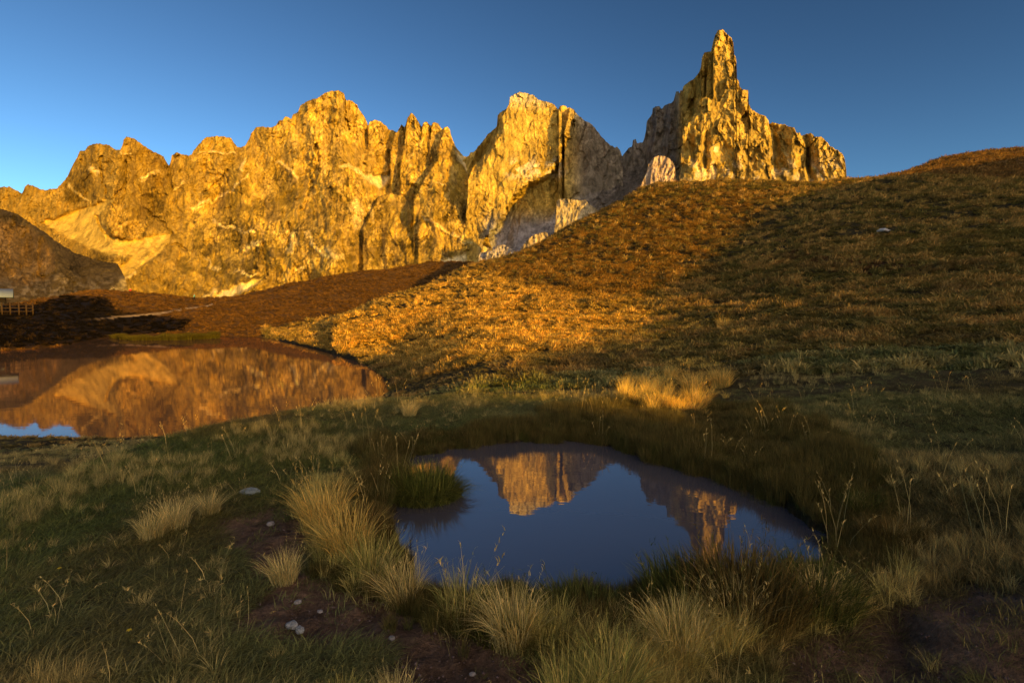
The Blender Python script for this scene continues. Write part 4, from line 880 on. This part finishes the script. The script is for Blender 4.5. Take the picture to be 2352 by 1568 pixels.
o0 = gpt(0, 718, 71); fp = [gpt(x, 719, 71+.02*x)-o0 for x in (-14, 5, 24, 44, 61, 76)]
for p in fp: boxes('post', [((p[0], p[1], .35), (.11, .11, 1.3))], WOOD, t)
for z in (.80, .45, .12):
    tubes('rail', [((fp[i][0], fp[i][1]-.07, z), (fp[i+1][0], fp[i+1][1]-.07, z), .045, .045) for i in range(len(fp)-1)], WOOD, t, 6)

def person(x, y, r, lab, coat, legs, heading=0.0, hgt=1.7, stride=.22):
    """one skinned body; jacket, trousers and hair as clothing over it"""
    base = gpt(x, y, r); t = thing('person', lab, 'person', tuple(base), heading); k = hgt/1.7
    J = dict(pel=(0,0,.92), wai=(0,0,1.08), che=(0,0,1.32), nek=(0,0,1.46), hed=(0,-.02,1.60), top=(0,-.01,1.68), hl=(-.09,0,.90), hr=(.09,0,.90), kl=(-.10,-stride*.6,.50), kr=(.10,stride*.3,.50), al=(-.10,-stride,.08), ar=(.10,stride,.10),
             tl=(-.11,-stride-.16,.03), tr=(.11,stride-.14,.03), sl=(-.18,0,1.40), sr=(.18,0,1.40), el=(-.24,.05,1.13), er=(.24,-.04,1.13), wl=(-.22,-.10,.93), wr=(.23,-.16,.95), fl=(-.22,-.14,.85), fr=(.23,-.20,.88))
    Rr = dict(pel=.125, wai=.115, che=.14, nek=.055, hed=.095, top=.05, hl=.09, hr=.09, kl=.06, kr=.06, al=.04, ar=.04, tl=.035, tr=.035, sl=.06, sr=.06, el=.045, er=.045, wl=.03, wr=.03, fl=.03, fr=.03)
    def skin(name, js, es, extra, mat, par):
        me = bpy.data.meshes.new(name); me.from_pydata([tuple(np.array(J[j])*k) for j in js], [(js.index(a), js.index(b_)) for a, b_ in es], []); o = bpy.data.objects.new(name, me); SC.collection.objects.link(o)
        m = o.modifiers.new('skin', 'SKIN')
        for i, j in enumerate(js): me.skin_vertices[0].data[i].radius = ((Rr[j]+extra)*k,)*2
        me.skin_vertices[0].data[0].use_root = True
        o.modifiers.new('sub', 'SUBSURF').levels = 1; o.modifiers['sub'].render_levels = 1; me.materials.append(mat); o.parent = par
        dg = bpy.context.evaluated_depsgraph_get(); m2 = bpy.data.meshes.new_from_object(o.evaluated_get(dg)); o.modifiers.clear(); o.data = m2; return o
    allj = list(J); E_ = [('pel','wai'),('wai','che'),('che','nek'),('nek','hed'),('hed','top'),('pel','hl'),('pel','hr'),('hl','kl'),('kl','al'),('al','tl'),('hr','kr'),('kr','ar'),('ar','tr'),('che','sl'),('sl','el'),('el','wl'),('wl','fl'),('che','sr'),('sr','er'),('er','wr'),('wr','fr')]
    skin('body', allj, E_, 0, plain('skin', (.45,.28,.20), .6), t)
    jk = ['wai','pel','che','sl','el','wl','sr','er','wr']; skin('jacket', jk, [e for e in E_ if e[0] in jk and e[1] in jk], .018, coat, t)
    tr = ['pel','hl','hr','kl','kr','al','ar']; skin('trousers', tr, [e for e in E_ if e[0] in tr and e[1] in tr], .014, legs, t)
    J['top'] = (0,.01,1.70); skin('hair', ['top','hed'], [('hed','top')], .012, plain('hair', (.03,.02,.015), .7), t)
    return t
RC_ = plain('red_jacket', (.60,.03,.02), .7); TC_ = plain('teal_jacket', (.10,.35,.38), .7); GC_ = plain('dark_green_jacket', (.03,.06,.035), .8); TRS = plain('dark_trousers', (.02,.02,.025), .85)
def on_ground(x, r):
    a, b_, c_ = map(float, ray(x, 700)); z = float(ground_z(np.array([a*r]), np.array([b_*r]))[0]); return float(proj(a*r, b_*r, z)[1])
for x, r, lab, coat, hd in ((300,158,'standing walker in a red jacket on the skyline of the dark mound',RC_,.4), (262,158,'walker in a dark green jacket on the mound left of the red one',GC_,1.2), (447,128,'walker in a pale teal jacket on the path by the pale scree',TC_,-1.2)):
    person(x, on_ground(x, r), r, lab, coat, TRS, hd)
